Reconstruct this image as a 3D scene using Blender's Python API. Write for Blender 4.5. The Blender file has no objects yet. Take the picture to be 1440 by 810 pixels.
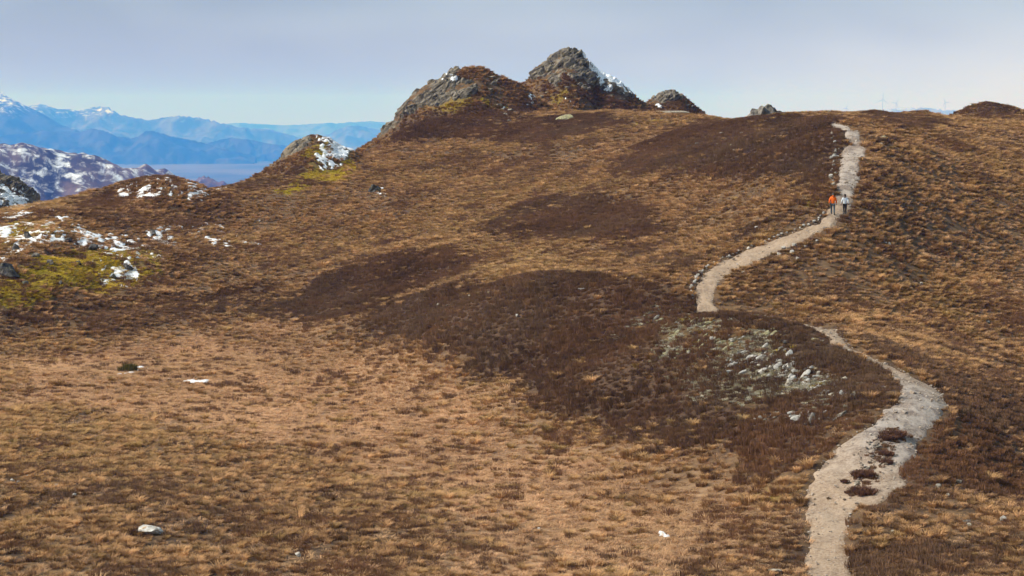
import bpy, bmesh, math, random
import numpy as np
from mathutils import Vector, Matrix, Euler

random.seed(7)
RNG = np.random.default_rng(11)
R = math.radians
scene = bpy.context.scene
COL = scene.collection

# ------------------------------------------------------------------ camera, sky, sun, exposure
FOC = 3200.0                      # focal length in pixels of a 1440 px wide picture
PITCH = math.atan(253.0 / FOC)    # eye level lies 253 px above the picture centre
cam_d = bpy.data.cameras.new('camera')
cam_d.sensor_width = 36.0
cam_d.lens = FOC / 1440.0 * 36.0
cam_d.clip_start = 0.5
cam_d.clip_end = 300000.0
cam = bpy.data.objects.new('camera', cam_d)
COL.objects.link(cam)
cam.location = (0, 0, 0)
cam.rotation_euler = (R(90) - PITCH, 0, 0)
scene.camera = cam

SUN_EL, SUN_AZ = R(42), R(-98)    # azimuth from +Y (view direction) towards +X
sd = Vector((math.sin(SUN_AZ) * math.cos(SUN_EL), math.cos(SUN_AZ) * math.cos(SUN_EL), math.sin(SUN_EL)))
sun_d = bpy.data.lights.new('sun', 'SUN')
sun_d.energy = 4.4
sun_d.angle = R(5.0)
sun_d.color = (1.0, 0.95, 0.87)
sun = bpy.data.objects.new('sun', sun_d)
COL.objects.link(sun)
sun.rotation_euler = (-sd).to_track_quat('-Z', 'Y').to_euler()
sun.location = (-60, 40, 80)

CLOUD_X = 2.2
world = bpy.data.worlds.new('World')
scene.world = world
world.use_nodes = True
wn, wl = world.node_tree.nodes, world.node_tree.links
wn.clear()
w_out = wn.new('ShaderNodeOutputWorld')
w_bg = wn.new('ShaderNodeBackground')
w_bg.inputs['Strength'].default_value = 0.10
w_sky = wn.new('ShaderNodeTexSky')
w_sky.sky_type = 'NISHITA'
w_sky.sun_disc = False
w_sky.sun_elevation = SUN_EL
w_sky.sun_rotation = SUN_AZ
w_sky.air_density = 1.0
w_sky.dust_density = 2.0
w_tc = wn.new('ShaderNodeTexCoord')
w_map = wn.new('ShaderNodeMapping')
w_map.inputs['Scale'].default_value = (1.0, 1.0, 6.0)
w_map.inputs['Location'].default_value = (0.35, 0.0, 0.25)
w_no = wn.new('ShaderNodeTexNoise')
w_no.inputs['Scale'].default_value = 2.2
w_no.inputs['Detail'].default_value = 7.0
w_no.inputs['Roughness'].default_value = 0.45
w_no.inputs['Distortion'].default_value = 0.4
w_ramp = wn.new('ShaderNodeValToRGB')
w_ramp.color_ramp.elements[0].position = 0.36
w_ramp.color_ramp.elements[0].color = (2.45, 3.3, 3.8, 1)
w_ramp.color_ramp.elements[1].position = 0.64
w_ramp.color_ramp.elements[1].color = (3.9, 5.1, 5.85, 1)
w_sep = wn.new('ShaderNodeSeparateXYZ')
w_h = wn.new('ShaderNodeMapRange')       # layer cloud thickens and greys with height
w_h.inputs['From Min'].default_value = -0.01
w_h.inputs['From Max'].default_value = 0.075
w_grey = wn.new('ShaderNodeMixRGB')
w_grey.inputs['Color1'].default_value = (6.1, 5.8, 6.6, 1)
w_mix = wn.new('ShaderNodeMixRGB')
w_mix.inputs['Fac'].default_value = 0.88
wl.new(w_tc.outputs['Generated'], w_map.inputs['Vector'])
wl.new(w_map.outputs['Vector'], w_no.inputs['Vector'])
wl.new(w_no.outputs['Fac'], w_ramp.inputs['Fac'])
wl.new(w_tc.outputs['Generated'], w_sep.inputs[0])
wl.new(w_sep.outputs['Z'], w_h.inputs['Value'])
wl.new(w_h.outputs['Result'], w_grey.inputs['Fac'])
wl.new(w_ramp.outputs['Color'], w_grey.inputs['Color2'])
wl.new(w_sky.outputs['Color'], w_mix.inputs['Color1'])
wl.new(w_grey.outputs['Color'], w_mix.inputs['Color2'])
w_n2 = wn.new('ShaderNodeTexNoise')
w_n2.inputs['Scale'].default_value = 3.4
w_n2.inputs['Detail'].default_value = 3.0
w_m2 = wn.new('ShaderNodeMapping')
w_m2.inputs['Scale'].default_value = (1.0, 1.0, 2.5)
w_m2.inputs['Location'].default_value = (CLOUD_X, 0.0, 0.0)
w_r2 = wn.new('ShaderNodeMapRange')
w_r2.inputs['From Min'].default_value = 0.35
w_r2.inputs['From Max'].default_value = 0.65
w_r2.inputs['To Min'].default_value = 0.72
w_r2.inputs['To Max'].default_value = 1.22
w_mul = wn.new('ShaderNodeMixRGB'); w_mul.blend_type = 'MULTIPLY'; w_mul.inputs['Fac'].default_value = 1.0
wl.new(w_tc.outputs['Generated'], w_m2.inputs['Vector'])
wl.new(w_m2.outputs['Vector'], w_n2.inputs['Vector'])
wl.new(w_n2.outputs['Fac'], w_r2.inputs['Value'])
wl.new(w_mix.outputs['Color'], w_mul.inputs['Color1'])
wl.new(w_r2.outputs['Result'], w_mul.inputs['Color2'])
wl.new(w_mul.outputs['Color'], w_bg.inputs['Color'])
wl.new(w_bg.outputs['Background'], w_out.inputs['Surface'])

scene.view_settings.view_transform = 'Standard'
scene.view_settings.look = 'None'
scene.view_settings.gamma = 1.0
scene.view_settings.use_curve_mapping = False
scene.view_settings.exposure = 0.38
scene.cycles.max_bounces = 5
scene.cycles.diffuse_bounces = 2
scene.cycles.glossy_bounces = 1
scene.cycles.transmission_bounces = 2
scene.cycles.volume_bounces = 1
scene.cycles.transparent_max_bounces = 6

# ------------------------------------------------------------------ number helpers
def _hash(ix, iy, seed):
    h = (ix.astype(np.int64) * 374761393 + iy.astype(np.int64) * 668265263 + seed * 982451653) & 0x7fffffff
    h = ((h ^ (h >> 13)) * 1274126177) & 0x7fffffff
    return ((h ^ (h >> 16)) & 0xffff) / 65535.0

def vnoise(x, y, seed=0):
    x = np.asarray(x, float); y = np.asarray(y, float)
    ix, iy = np.floor(x), np.floor(y)
    fx, fy = x - ix, y - iy
    ux, uy = fx * fx * (3 - 2 * fx), fy * fy * (3 - 2 * fy)
    a, b = _hash(ix, iy, seed), _hash(ix + 1, iy, seed)
    c, d = _hash(ix, iy + 1, seed), _hash(ix + 1, iy + 1, seed)
    return (a + (b - a) * ux) * (1 - uy) + (c + (d - c) * ux) * uy

def fbm(x, y, seed=0, octaves=4, gain=0.5):
    """fractal noise in about -1..1"""
    s, a, t = 0.0, 1.0, 0.0
    c, n = math.cos(0.6), math.sin(0.6)
    for o in range(octaves):
        s = s + a * (vnoise(x, y, seed + o * 17) * 2 - 1)
        t += a
        a *= gain
        x, y = (x * c - y * n) * 2.03 + 11.3, (x * n + y * c) * 2.03 - 7.1
    return s / t * 1.5

def smooth(a, b, x):
    t = np.clip((x - a) / (b - a), 0, 1)
    return t * t * (3 - 2 * t)

def smax(a, b, k):
    h = np.clip(0.5 + 0.5 * (a - b) / k, 0, 1)
    return b + (a - b) * h + k * h * (1 - h)

CP, SP = math.cos(PITCH), math.sin(PITCH)
def ray(px, py):
    """direction of the photograph's pixel, scaled to one metre of ground distance"""
    u, v = (np.asarray(px, float) - 720.0) / FOC, (405.0 - np.asarray(py, float)) / FOC
    y = CP + v * SP
    return u / y, (-SP + v * CP) / y

def at(px, py, d):
    rx, rz = ray(px, py)
    return float(rx * d), float(d), float(rz * d)

# ------------------------------------------------------------------ shape of the hill
CTRL = [  # pixel, distance
 (0,810,103),(360,810,103),(720,810,103),(1000,810,102),(1163,810,105),(1300,810,104),(1440,810,102),
 (0,700,122),(400,700,123),(800,700,122),(1000,700,121),(1080,690,119),(1165,700,116),(1240,690,116),(1440,700,121),
 (0,600,150),(300,600,150),(600,600,149),(830,610,143),(1040,600,131),(1150,620,125),(1220,600,124),(1330,600,128),(1440,610,138),
 (1300,560,129),(1440,560,147),(1240,560,130),
 (0,520,182),(300,520,182),(500,520,181),(700,520,168),(900,520,150),(1050,520,143),(1200,520,139),(1350,520,150),(1440,520,158),
 (0,470,212),(200,470,213),(380,470,211),(560,470,193),(760,470,171),(930,470,156),(1060,480,149),
 (700,397,187),(860,390,180),(1000,438,160),(1080,448,155),(1150,469,149),(1265,529,135),(510,452,200),
 (1195,486,146),(1260,514,140),(1310,550,132),
 (850,381,190),(700,385,202),
 (985,405,173),(1000,385,177),(1040,365,181),(1100,340,184),(1180,302,189),(1200,255,199),(1203,215,211),(1190,178,228),
 (1200,455,164),(1300,470,166),(1440,470,174),(1300,400,182),(1440,400,192),(1150,400,175),
 (100,430,222),(300,410,236),(450,430,222),(420,360,254),(600,350,235),(800,340,215),(950,345,199),(1300,350,193),(1440,350,207),
 (0,400,222),(0,340,240),(150,330,252),(300,310,272),(500,300,272),(700,300,255),(900,300,228),(1050,300,206),(1300,300,203),(1440,300,218),
 (0,300,258),(60,288,264),(150,295,262),(300,264,298),(250,285,275),
 (350,256,310),(520,215,328),(560,250,300),(700,250,288),(850,250,268),(1000,250,237),(1100,250,216),(1300,250,217),(1440,250,232),
 (600,200,332),(700,200,322),(850,200,303),(1000,200,272),(1100,200,240),(1300,200,238),(1440,200,258),
 (600,168,352),(700,170,347),(800,158,364),(900,157,368),(1000,161,330),(1080,163,285),(1160,163,250),
 (1230,163,262),(1300,163,290),(1440,163,300),
]
pts = [at(*c) for c in CTRL]
# dip that hides the path behind the heather mound
pts += [(14.6,166.5,-16.2),(18.0,161.5,-16.4),(21.0,158.0,-16.0),(24.5,154.0,-15.6)]
# the far side falls away
for px in (-200, 0, 150, 300):
    for d, dz in ((330, 10), (400, 34)):
        x, y, z = at(px, 275, d); pts.append((x, y, z - dz))
for px, d, z in ((450,370,-16),(450,420,-34),(600,420,-14),(720,430,-6),(850,430,-5),(1000,400,-4.5),(1150,330,-4.5),(1150,420,-14),
                 (1300,360,-6),(1440,370,-6),(1300,430,-18),(1600,400,-14),(-300,250,-22),(-300,180,-21),(-300,120,-21),
                 (1700,250,-9),(1700,180,-14),(1700,110,-19)):
    x, y, _ = at(px, 200, d); pts.append((x, y, z))
for x in (-60, 0, 60):
    pts.append((x, 60, -24.0)); pts.append((x, 85, -21.9 - (0.4 if x > 0 else 0)))
PTS = np.array(pts)

def tps_k(r2):
    return 0.5 * r2 * np.log(r2 + 1e-9)
SC = 100.0
_P = PTS[:, :2] / SC
_n = len(_P)
_K = tps_k(((_P[:, None] - _P[None]) ** 2).sum(-1)) + np.eye(_n) * 2e-4
_A = np.zeros((_n + 3, _n + 3)); _A[:_n, :_n] = _K; _A[:_n, _n] = 1; _A[:_n, _n+1:] = _P
_A[_n:, :_n] = _A[:_n, _n:].T
_W = np.linalg.solve(_A, np.concatenate([PTS[:, 2], np.zeros(3)]))
def tps(x, y):
    x = np.asarray(x, float); sh = x.shape
    q = np.stack([x.ravel(), np.asarray(y, float).ravel()], 1) / SC
    out = np.empty(len(q))
    for s in range(0, len(q), 20000):
        c = q[s:s+20000]
        r2 = (c[:, :1] - _P[:, 0]) ** 2 + (c[:, 1:] - _P[:, 1]) ** 2
        out[s:s+20000] = tps_k(r2) @ _W[:_n] + _W[_n] + c @ _W[_n+1:]
    return out.reshape(sh)

def crest_line(sil, d):
    p = [at(a, b, d) for a, b in sil]
    return np.array([q[0] for q in p]), np.array([q[2] for q in p])

# rocky hills: skyline (pixel pairs), distance, steepness in front, rounding, steepness behind, roughness
CRAGS = [
 ('west',  [(505,207),(530,189),(548,175),(562,152),(575,136),(598,118),(620,110),(640,97),(658,92),(678,93),(690,100),(705,108),(728,117),(738,124),(760,140),(790,160)], 366, 0.60, 1.4, 0.7, 0.25),
 ('peak',  [(700,135),(730,118),(745,108),(756,90),(766,86),(778,82),(787,74),(795,70),(808,70),(820,77),(828,84),(833,92),(845,101),(858,105),(872,114),(884,126),(898,138),(925,152)], 384, 0.66, 0.9, 0.9, 0.2),
 ('east',  [(885,155),(905,146),(918,135),(932,130),(950,127),(960,134),(968,142),(980,152),(995,160)], 402, 0.55, 1.2, 0.6, 0.2),
 ('knoll', [(330,262),(350,248),(375,234),(395,219),(408,205),(420,196),(435,188),(450,187),(462,192),(480,203),(500,211),(515,222),(540,232)], 322, 0.36, 1.5, 0.7, 0.18),
 ('brow',  [(40,300),(85,285),(130,268),(180,253),(215,248),(240,248),(270,255),(300,266),(330,280)], 284, 0.34, 3.0, 0.5, 0.12),
 ('ridge', [(1325,164),(1352,156),(1372,147),(1388,143),(1405,146),(1440,155),(1480,166)], 318, 0.35, 1.5, 0.4, 0.1),
 ('bump',  [(1255,164),(1268,156),(1285,154),(1305,156),(1325,163)], 300, 0.3, 1.2, 0.4, 0.08),
 ('knob',  [(1190,164),(1212,157),(1228,155),(1245,159),(1262,164)], 280, 0.3, 1.2, 0.4, 0.08),
 ('scar',  [(-160,250),(-60,228),(-20,236),(0,243),(12,247),(30,262),(45,275),(60,292)], 400, 0.7, 2.0, 0.8, 0.5),
]
def crag_z(c, x, y):
    name, sil, d, kf, rr, kb, rough = c
    cx, cz = crest_line(sil, d)
    w = fbm(x * 0.12, y * 0.12, 61, 3) * 1.2
    z = np.interp(x + 0.35 * w * rough, cx, cz)
    z = np.where(x < cx[0], cz[0] - (cx[0] - x) * 0.7, z)
    z = np.where(x > cx[-1], cz[-1] - (x - cx[-1]) * 0.7, z)
    t = y - d + w * rough * 3
    k = np.where(t < 0, kf, kb)
    return z - k * (np.sqrt(t * t + rr * rr) - rr) + fbm(x * 0.5, y * 0.5, 63, 3) * rough * 0.5

def micro(x, y):
    broken = np.exp(-((x + 44) / 20) ** 2 - ((y - 232) / 24) ** 2)
    return fbm(x * 0.35, y * 0.35, 9, 3) * 0.13 + broken * fbm(x * 0.26, y * 0.2, 13, 3) * 0.75
FAR = 2.8                        # the far hills stand this many times 9 km off
VALLEY = -200.0 * FAR
BX0, BX1, BY0, BY1 = -112.0, 112.0, 62.0, 432.0
def height(x, y):
    x = np.asarray(x, float); y = np.asarray(y, float)
    cx, cy = np.clip(x, BX0, BX1), np.clip(y, BY0, BY1)
    dd = np.hypot(x - cx, y - cy)
    z = tps(cx, cy)
    for c in CRAGS:
        cr = crag_z(c, cx, cy)
        z = smax(z, cr, 0.8)
    hillcam = -1.75 - 0.34 * np.maximum(0, y - 0.6) - 0.07 * np.abs(x) + 0.03 * np.minimum(0, y)
    z = smax(z - 0.25 * dd, hillcam - 0.25 * np.maximum(0, dd - 70), 0.6)
    z = z + fbm(x * 0.045, y * 0.045, 5, 3) * 0.35 + micro(x, y) - 0.25
    z = smax(z, VALLEY + fbm(x * 0.0002, y * 0.0002, 21, 3) * 15 * smooth(2500, 8000, dd), 40)
    return z

# fine raster of the hill, the same points as the fine part of the ground sheet
ST = 0.5
GX = np.arange(-100, 100 + ST / 2, ST)
GY = np.arange(84, 424 + ST / 2, ST)
MX, MY = np.meshgrid(GX, GY)
HG = height(MX, MY)

def bil(G, x, y):
    fx = np.clip((np.asarray(x, float) - GX[0]) / ST, 0, len(GX) - 1.001)
    fy = np.clip((np.asarray(y, float) - GY[0]) / ST, 0, len(GY) - 1.001)
    ix, iy = fx.astype(int), fy.astype(int)
    tx, ty = fx - ix, fy - iy
    return (G[iy, ix] * (1 - tx) + G[iy, ix+1] * tx) * (1 - ty) + (G[iy+1, ix] * (1 - tx) + G[iy+1, ix+1] * tx) * ty

HREF = HG.copy()
_D = np.arange(86.0, 420.0, 0.25)
def ground(px, py):
    """where the line of sight through a pixel of the photograph meets the hill"""
    rx, rz = ray(px, py)
    x, z = rx * _D, rz * _D
    hit = np.nonzero(bil(HREF, x, _D) >= z)[0]
    if len(hit) == 0:
        k = int(np.argmin(z - bil(HREF, x, _D)))
    else:
        k = hit[0]
    return float(x[k]), float(_D[k])

def poly_world(pp):
    return np.array([ground(a, b) for a, b in pp])

def sdf(poly, x, y):
    """signed distance to a polygon, inside positive"""
    x = np.asarray(x, float); y = np.asarray(y, float)
    d2 = np.full(x.shape, 1e12); ins = np.zeros(x.shape, bool)
    n = len(poly)
    for i in range(n):
        ax, ay = poly[i]; bx, by = poly[(i + 1) % n]
        ex, ey = bx - ax, by - ay
        l2 = ex * ex + ey * ey + 1e-9
        t = np.clip(((x - ax) * ex + (y - ay) * ey) / l2, 0, 1)
        d2 = np.minimum(d2, (x - ax - t * ex) ** 2 + (y - ay - t * ey) ** 2)
        if abs(ey) > 1e-9:
            cond = (ay > y) != (by > y)
            ins ^= cond & (x < (bx - ax) * (y - ay) / ey + ax)
    d = np.sqrt(d2)
    return np.where(ins, d, -d)

WX = MX + fbm(MX * 0.16, MY * 0.10, 31, 3) * 1.6 + fbm(MX * 0.7, MY * 0.7, 33, 3) * 0.7
WY = MY + fbm(MX * 0.16, MY * 0.10, 37, 3) * 3.0 + fbm(MX * 0.7, MY * 0.7, 39, 3) * 1.0
def region(polys, soft=2.2, warp=True):
    G = np.zeros(MX.shape)
    for p, wgt in polys:
        P = poly_world(p)
        x0, x1, y0, y1 = P[:, 0].min() - 6, P[:, 0].max() + 6, P[:, 1].min() - 8, P[:, 1].max() + 8
        i0, i1 = np.searchsorted(GX, [x0, x1]); j0, j1 = np.searchsorted(GY, [y0, y1])
        s = np.s_[max(0, j0):j1, max(0, i0):i1]
        X, Y = (WX[s], WY[s]) if warp else (MX[s], MY[s])
        G[s] = np.maximum(G[s], wgt * smooth(-soft, soft, sdf(P, X, Y)))
    return G

HEATHER = region([
 ([(505,456),(560,424),(620,408),(700,397),(860,388),(960,415),(1010,441),(1090,452),(1150,471),(1262,531),(1262,548),(1255,570),(1215,600),(1180,625),(1140,655),(1080,668),(1030,658),(940,640),(830,615),(750,568),(715,525),(640,500),(560,482)], 1.0),
 ([(385,432),(450,388),(540,355),(620,350),(690,362),(650,388),(580,410),(520,445),(430,446)], 0.9),
 ([(660,328),(715,292),(790,275),(870,285),(945,322),(900,342),(780,340),(690,338)], 0.9),
 ([(865,235),(930,192),(1000,170),(1080,164),(1155,165),(1182,188),(1180,230),(1172,264),(1080,250),(980,252),(880,252)], 1.0),
 ([(680,200),(730,172),(850,160),(885,172),(830,188),(740,208)], 0.9),
 ([(525,190),(600,163),(690,150),(735,128),(760,150),(720,172),(690,196),(560,205)], 0.85),
 ([(1206,300),(1222,225),(1224,200),(1260,196),(1282,205),(1275,220),(1245,240),(1228,300),(1165,350),(1110,385),(1040,395),(1020,392),(1090,360),(1180,318)], 0.55),
 ([(1276,662),(1300,622),(1338,575),(1360,540),(1440,530),(1440,690),(1400,700),(1300,705),(1245,712)], 0.9),
 ([(1195,472),(1240,480),(1330,520),(1420,500),(1440,560),(1345,560),(1290,525),(1240,503)], 0.7),
 ([(1190,166),(1215,161),(1265,158),(1340,172),(1310,184),(1230,172)], 0.85),
 ([(1345,158),(1388,147),(1440,158),(1440,172),(1380,170)], 0.8),
 ([(890,158),(925,145),(985,158),(930,160)], 0.8),
 ([(0,432),(150,430),(330,395),(400,400),(470,450),(330,438),(180,452),(0,470)], 0.55),
 ([(85,290),(150,268),(180,256),(180,290),(120,300)], 0.7),
 ([(0,305),(120,303),(180,300),(330,280),(300,330),(200,318),(0,318)], 0.45),
 ([(1060,810),(1095,740),(1100,700),(1128,720),(1128,815)], 0.7),
 ([(1200,815),(1200,745),(1290,745),(1420,725),(1440,815)], 0.5),
 ([(0,620),(160,640),(330,700),(420,760),(250,770),(0,740)], 0.35),
 ([(400,640),(560,690),(700,760),(640,790),(450,760)], 0.3),
 ([(975,425),(1000,440),(950,440),(900,400),(965,400)], 0.8),
 ([(965,400),(985,372),(1040,346),(1100,325),(1160,300),(1150,285),(1030,330),(940,375)], 0.6),
 ([(750,128),(830,115),(900,140),(880,155),(800,140)], 0.8),
 ([(330,262),(420,215),(440,235),(400,262),(300,275)], 0.6),
])
BASIN = region([
 ([(0,505),(300,470),(500,482),(640,525),(740,592),(900,650),(1070,690),(1085,760),(1060,815),(760,815),(620,700),(420,640),(200,590),(0,570)], 1.0),
 ([(300,455),(420,438),(480,455),(450,475),(340,472)], 0.9),
 ([(700,720),(900,700),(1060,740),(1060,815),(600,815)], 1.0),
], 4.0)
MOSS = region([
 ([(0,392),(50,355),(120,362),(180,385),(230,392),(150,412),(60,425),(0,430)], 1.0),
 ([(90,350),(190,345),(250,352),(260,375),(200,385),(120,380)], 0.55),
 ([(0,312),(60,308),(80,330),(0,345)], 0.6),
 ([(1072,690),(1100,672),(1135,678),(1128,700),(1090,706)], 0.5),
 ([(395,272),(430,240),(470,238),(505,222),(500,236),(455,262),(420,274)], 1.0),
 ([(410,232),(440,215),(468,212),(465,228),(430,238)], 0.9),
 ([(600,152),(660,136),(720,146),(725,152),(640,156)], 0.5),
 ([(770,128),(800,122),(812,134),(785,142)], 0.5),
 ([(880,175),(930,170),(975,172),(940,180)], 0.9),
 ([(1150,290),(1163,278),(1168,292),(1155,300)], 0.7),
 ([(900,470),(1000,450),(1100,500),(1200,560),(1080,580),(960,520)], 0.10),
], 1.0)
SNOWP = region([
 ([(0,284),(44,289),(40,300),(18,308),(0,308)], 1.0),
 ([(58,296),(82,293),(80,300),(60,302)], 0.9),
 ([(0,318),(60,312),(120,312),(120,330),(60,345),(0,365)], 0.66),
 ([(70,325),(150,320),(205,330),(200,352),(150,352),(110,345)], 0.78),
 ([(205,335),(232,318),(256,322),(260,348),(215,352),(190,350)], 0.9),
 ([(262,318),(300,318),(340,332),(370,346),(300,350)], 0.64),
 ([(130,360),(200,352),(275,352),(240,366),(180,375)], 0.55),
 ([(120,372),(195,372),(200,390),(168,414),(130,405)], 0.62),
 ([(170,272),(200,252),(240,255),(300,268),(275,276),(235,282),(170,284)], 0.72),
 ([(256,252),(300,266),(276,274),(255,264)], 0.95),
 ([(440,187),(452,190),(470,198),(503,212),(486,228),(462,244),(436,232),(456,214),(455,202)], 0.68),
 ([(735,142),(755,130),(762,142),(748,150)], 0.75),
 ([(788,138),(800,132),(806,138),(795,142)], 0.75),
 ([(930,757),(965,763),(955,772),(900,764)], 0.7),
 ([(250,536),(300,536),(295,543),(255,543)], 0.7),
 ([(191,513),(206,514),(206,524),(189,525)], 1.0),
 ([(531,263),(541,266),(543,275),(534,274)], 1.2),
 ([(698,140),(716,146),(708,152),(697,148)], 0.6),
], 0.9)

OUTC = region([([(870,474),(935,448),(1000,446),(1075,470),(1150,520),(1205,545),(1205,575),(1150,600),(1080,585),(1020,540),(940,505)], 1.0)], 2.5)
# the hill path: outline on the photograph, carried on behind the heather mound
UP_L = [(1166,171),(1186,188),(1191,200),(1182,213),(1178,235),(1176,262),(1171,277),(1164,300),(1150,311),(1100,331),(1040,354),(1000,372),(981,389),(971,409),(974,423),(980,433)]
UP_R = [(1002,424),(1005,409),(1016,393),(1036,381),(1080,361),(1140,336),(1185,313),(1199,296),(1205,270),(1209,250),(1218,222),(1219,205),(1210,190),(1196,179),(1182,173)]
LOW_L = [(1157,473),(1162,481),(1185,492),(1215,505),(1253,530),(1268,546),(1262,560),(1240,580),(1215,600),(1182,625),(1150,655),(1134,680),(1131,740),(1130,806)]
LOW_R = [(1197,806),(1197,740),(1204,714),(1245,706),(1275,685),(1276,660),(1298,622),(1324,595),(1336,570),(1325,552),(1290,530),(1240,507),(1194,486),(1186,473)]
u_l, u_r, l_l, l_r = (poly_world(a) for a in (UP_L, UP_R, LOW_L, LOW_R))
mid_l = np.array([(13.3,167.5),(14.6,163.5),(17.0,159.0)])
mid_r = np.array([(22.2,155.8),(18.6,161.5),(16.8,166.0)])
PATH = np.concatenate([u_l, mid_l, l_l, [[l_l[-1][0] - 0.6, 96.0], [l_r[0][0] - 0.6, 96.0]], l_r, mid_r, u_r])
def path_d(x, y):
    wx = x + fbm(x * 0.9, y * 0.9, 71, 3) * 0.22
    wy = y + fbm(x * 0.9, y * 0.9, 73, 3) * 0.35
    d = sdf(PATH, wx, wy)
    return d
_pb = (PATH[:, 0].min() - 3, PATH[:, 0].max() + 3, PATH[:, 1].min() - 3, PATH[:, 1].max() + 3)
PD = np.full(MX.shape, -9.0)
_i0, _i1 = np.searchsorted(GX, _pb[:2]); _j0, _j1 = np.searchsorted(GY, _pb[2:])
PD[_j0:_j1, _i0:_i1] = np.maximum(-9, path_d(MX[_j0:_j1, _i0:_i1], MY[_j0:_j1, _i0:_i1]))
HSURF = HG - 0.85 * micro(MX, MY)                               # surface the path lies on
HG = HG - 0.35 * smooth(0.0, 0.5, PD) + 0.16 * HEATHER * smooth(0.2, -0.6, PD)

# ------------------------------------------------------------------ materials
class NT:
    """short helper to write node trees"""
    def __init__(self, name):
        self.m = bpy.data.materials.new(name); self.m.use_nodes = True
        self.n, self.l = self.m.node_tree.nodes, self.m.node_tree.links
        self.b = self.n['Principled BSDF']
        self.b.inputs['Specular IOR Level'].default_value = 0.15
        self.b.inputs['Roughness'].default_value = 0.95
    def new(self, t, **k):
        o = self.n.new(t)
        for a, v in k.items():
            if a.startswith('i_'):
                o.inputs[a[2:].replace('_', ' ')].default_value = v
            else:
                setattr(o, a, v)
        return o
    def put(self, sock, v):
        if hasattr(v, 'is_linked') or isinstance(v, bpy.types.NodeSocket):
            self.l.new(v, sock)
        elif isinstance(v, (tuple, list)) and len(v) == 3 and sock.type == 'RGBA':
            sock.default_value = (*v, 1)
        else:
            sock.default_value = v
    def mix(self, f, a, b):
        o = self.n.new('ShaderNodeMixRGB')
        self.put(o.inputs[0], f); self.put(o.inputs[1], a); self.put(o.inputs[2], b)
        return o.outputs[0]
    def math(self, op, a, b=0.0, c=0.0):
        o = self.n.new('ShaderNodeMath'); o.operation = op
        self.put(o.inputs[0], a); self.put(o.inputs[1], b); self.put(o.inputs[2], c)
        return o.outputs[0]
    def pos(self, scale=(1, 1, 1), rot=(0, 0, 0)):
        g = self.n.new('ShaderNodeNewGeometry'); mp = self.n.new('ShaderNodeMapping')
        mp.inputs['Scale'].default_value = scale; mp.inputs['Rotation'].default_value = rot
        self.l.new(g.outputs['Position'], mp.inputs['Vector'])
        return mp.outputs['Vector']
    def beds(self):
        g = self.n.new('ShaderNodeNewGeometry'); mp = self.n.new('ShaderNodeMapping'); mp.vector_type = 'TEXTURE'
        mp.inputs['Scale'].default_value = (2.6, 1.2, 0.55); mp.inputs['Rotation'].default_value = (0, R(-36), 0)
        self.l.new(g.outputs['Position'], mp.inputs['Vector'])
        return mp.outputs['Vector']
    def obj(self, scale=(1, 1, 1)):
        g = self.n.new('ShaderNodeTexCoord'); mp = self.n.new('ShaderNodeMapping')
        mp.inputs['Scale'].default_value = scale
        self.l.new(g.outputs['Object'], mp.inputs['Vector'])
        return mp.outputs['Vector']
    def noise(self, vec, scale, detail=4, rough=0.55, dist=0.0):
        o = self.n.new('ShaderNodeTexNoise')
        self.l.new(vec, o.inputs['Vector'])
        o.inputs['Scale'].default_value = scale; o.inputs['Detail'].default_value = detail
        o.inputs['Roughness'].default_value = rough; o.inputs['Distortion'].default_value = dist
        return o.outputs['Fac']
    def step(self, v, a, b):
        o = self.n.new('ShaderNodeMapRange'); o.interpolation_type = 'SMOOTHSTEP'
        self.put(o.inputs['Value'], v)
        o.inputs['From Min'].default_value = a; o.inputs['From Max'].default_value = b
        return o.outputs['Result']
    def attr(self, name, kind='GEOMETRY'):
        o = self.n.new('ShaderNodeAttribute'); o.attribute_name = name; o.attribute_type = kind
        return o
    def bump(self, h, strength, dist):
        o = self.n.new('ShaderNodeBump')
        o.inputs['Strength'].default_value = strength; o.inputs['Distance'].default_value = dist
        self.l.new(h, o.inputs['Height']); self.l.new(o.outputs['Normal'], self.b.inputs['Normal'])
    def color(self, c):
        self.put(self.b.inputs['Base Color'], c); return self.m

def mat_ground():
    t = NT('moor_ground')
    p = t.pos()
    n1, n2, n3 = t.noise(p, 0.9, 5, 0.65), t.noise(p, 4.5, 4, 0.6), t.noise(p, 0.13, 4, 0.6)
    grass = t.mix(t.step(n1, 0.35, 0.65), (0.055, 0.034, 0.022), (0.15, 0.090, 0.046))
    grass = t.mix(t.math('MULTIPLY', t.step(n2, 0.5, 0.7), 0.5), grass, (0.27, 0.16, 0.07))
    basin = t.mix(t.step(n1, 0.3, 0.7), (0.24, 0.142, 0.078), (0.42, 0.262, 0.146))
    basin = t.mix(t.math('MULTIPLY', t.step(n3, 0.48, 0.6), 0.5), basin, (0.12, 0.065, 0.035))
    heath = t.mix(t.step(n2, 0.35, 0.65), (0.042, 0.026, 0.016), (0.105, 0.058, 0.034))
    moss = t.mix(t.step(n2, 0.35, 0.65), (0.16, 0.11, 0.022), (0.36, 0.26, 0.045))
    c = t.mix(t.attr('basin').outputs['Fac'], grass, basin)
    c = t.mix(t.attr('heather').outputs['Fac'], c, heath)
    c = t.mix(t.attr('moss').outputs['Fac'], c, moss)
    g = t.new('ShaderNodeNewGeometry'); sp = t.new('ShaderNodeSeparateXYZ')
    t.l.new(g.outputs['Position'], sp.inputs[0])
    pv = t.noise(p, 0.0013 / FAR, 5, 0.6)
    plain = t.mix(t.step(pv, 0.4, 0.6), (0.045, 0.045, 0.04), (0.13, 0.105, 0.08))
    c = t.mix(t.step(sp.outputs['Z'], -110 * FAR, -150 * FAR), c, plain)
    t.bump(n2, 0.5, 0.12)
    return t.color(c)

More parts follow.
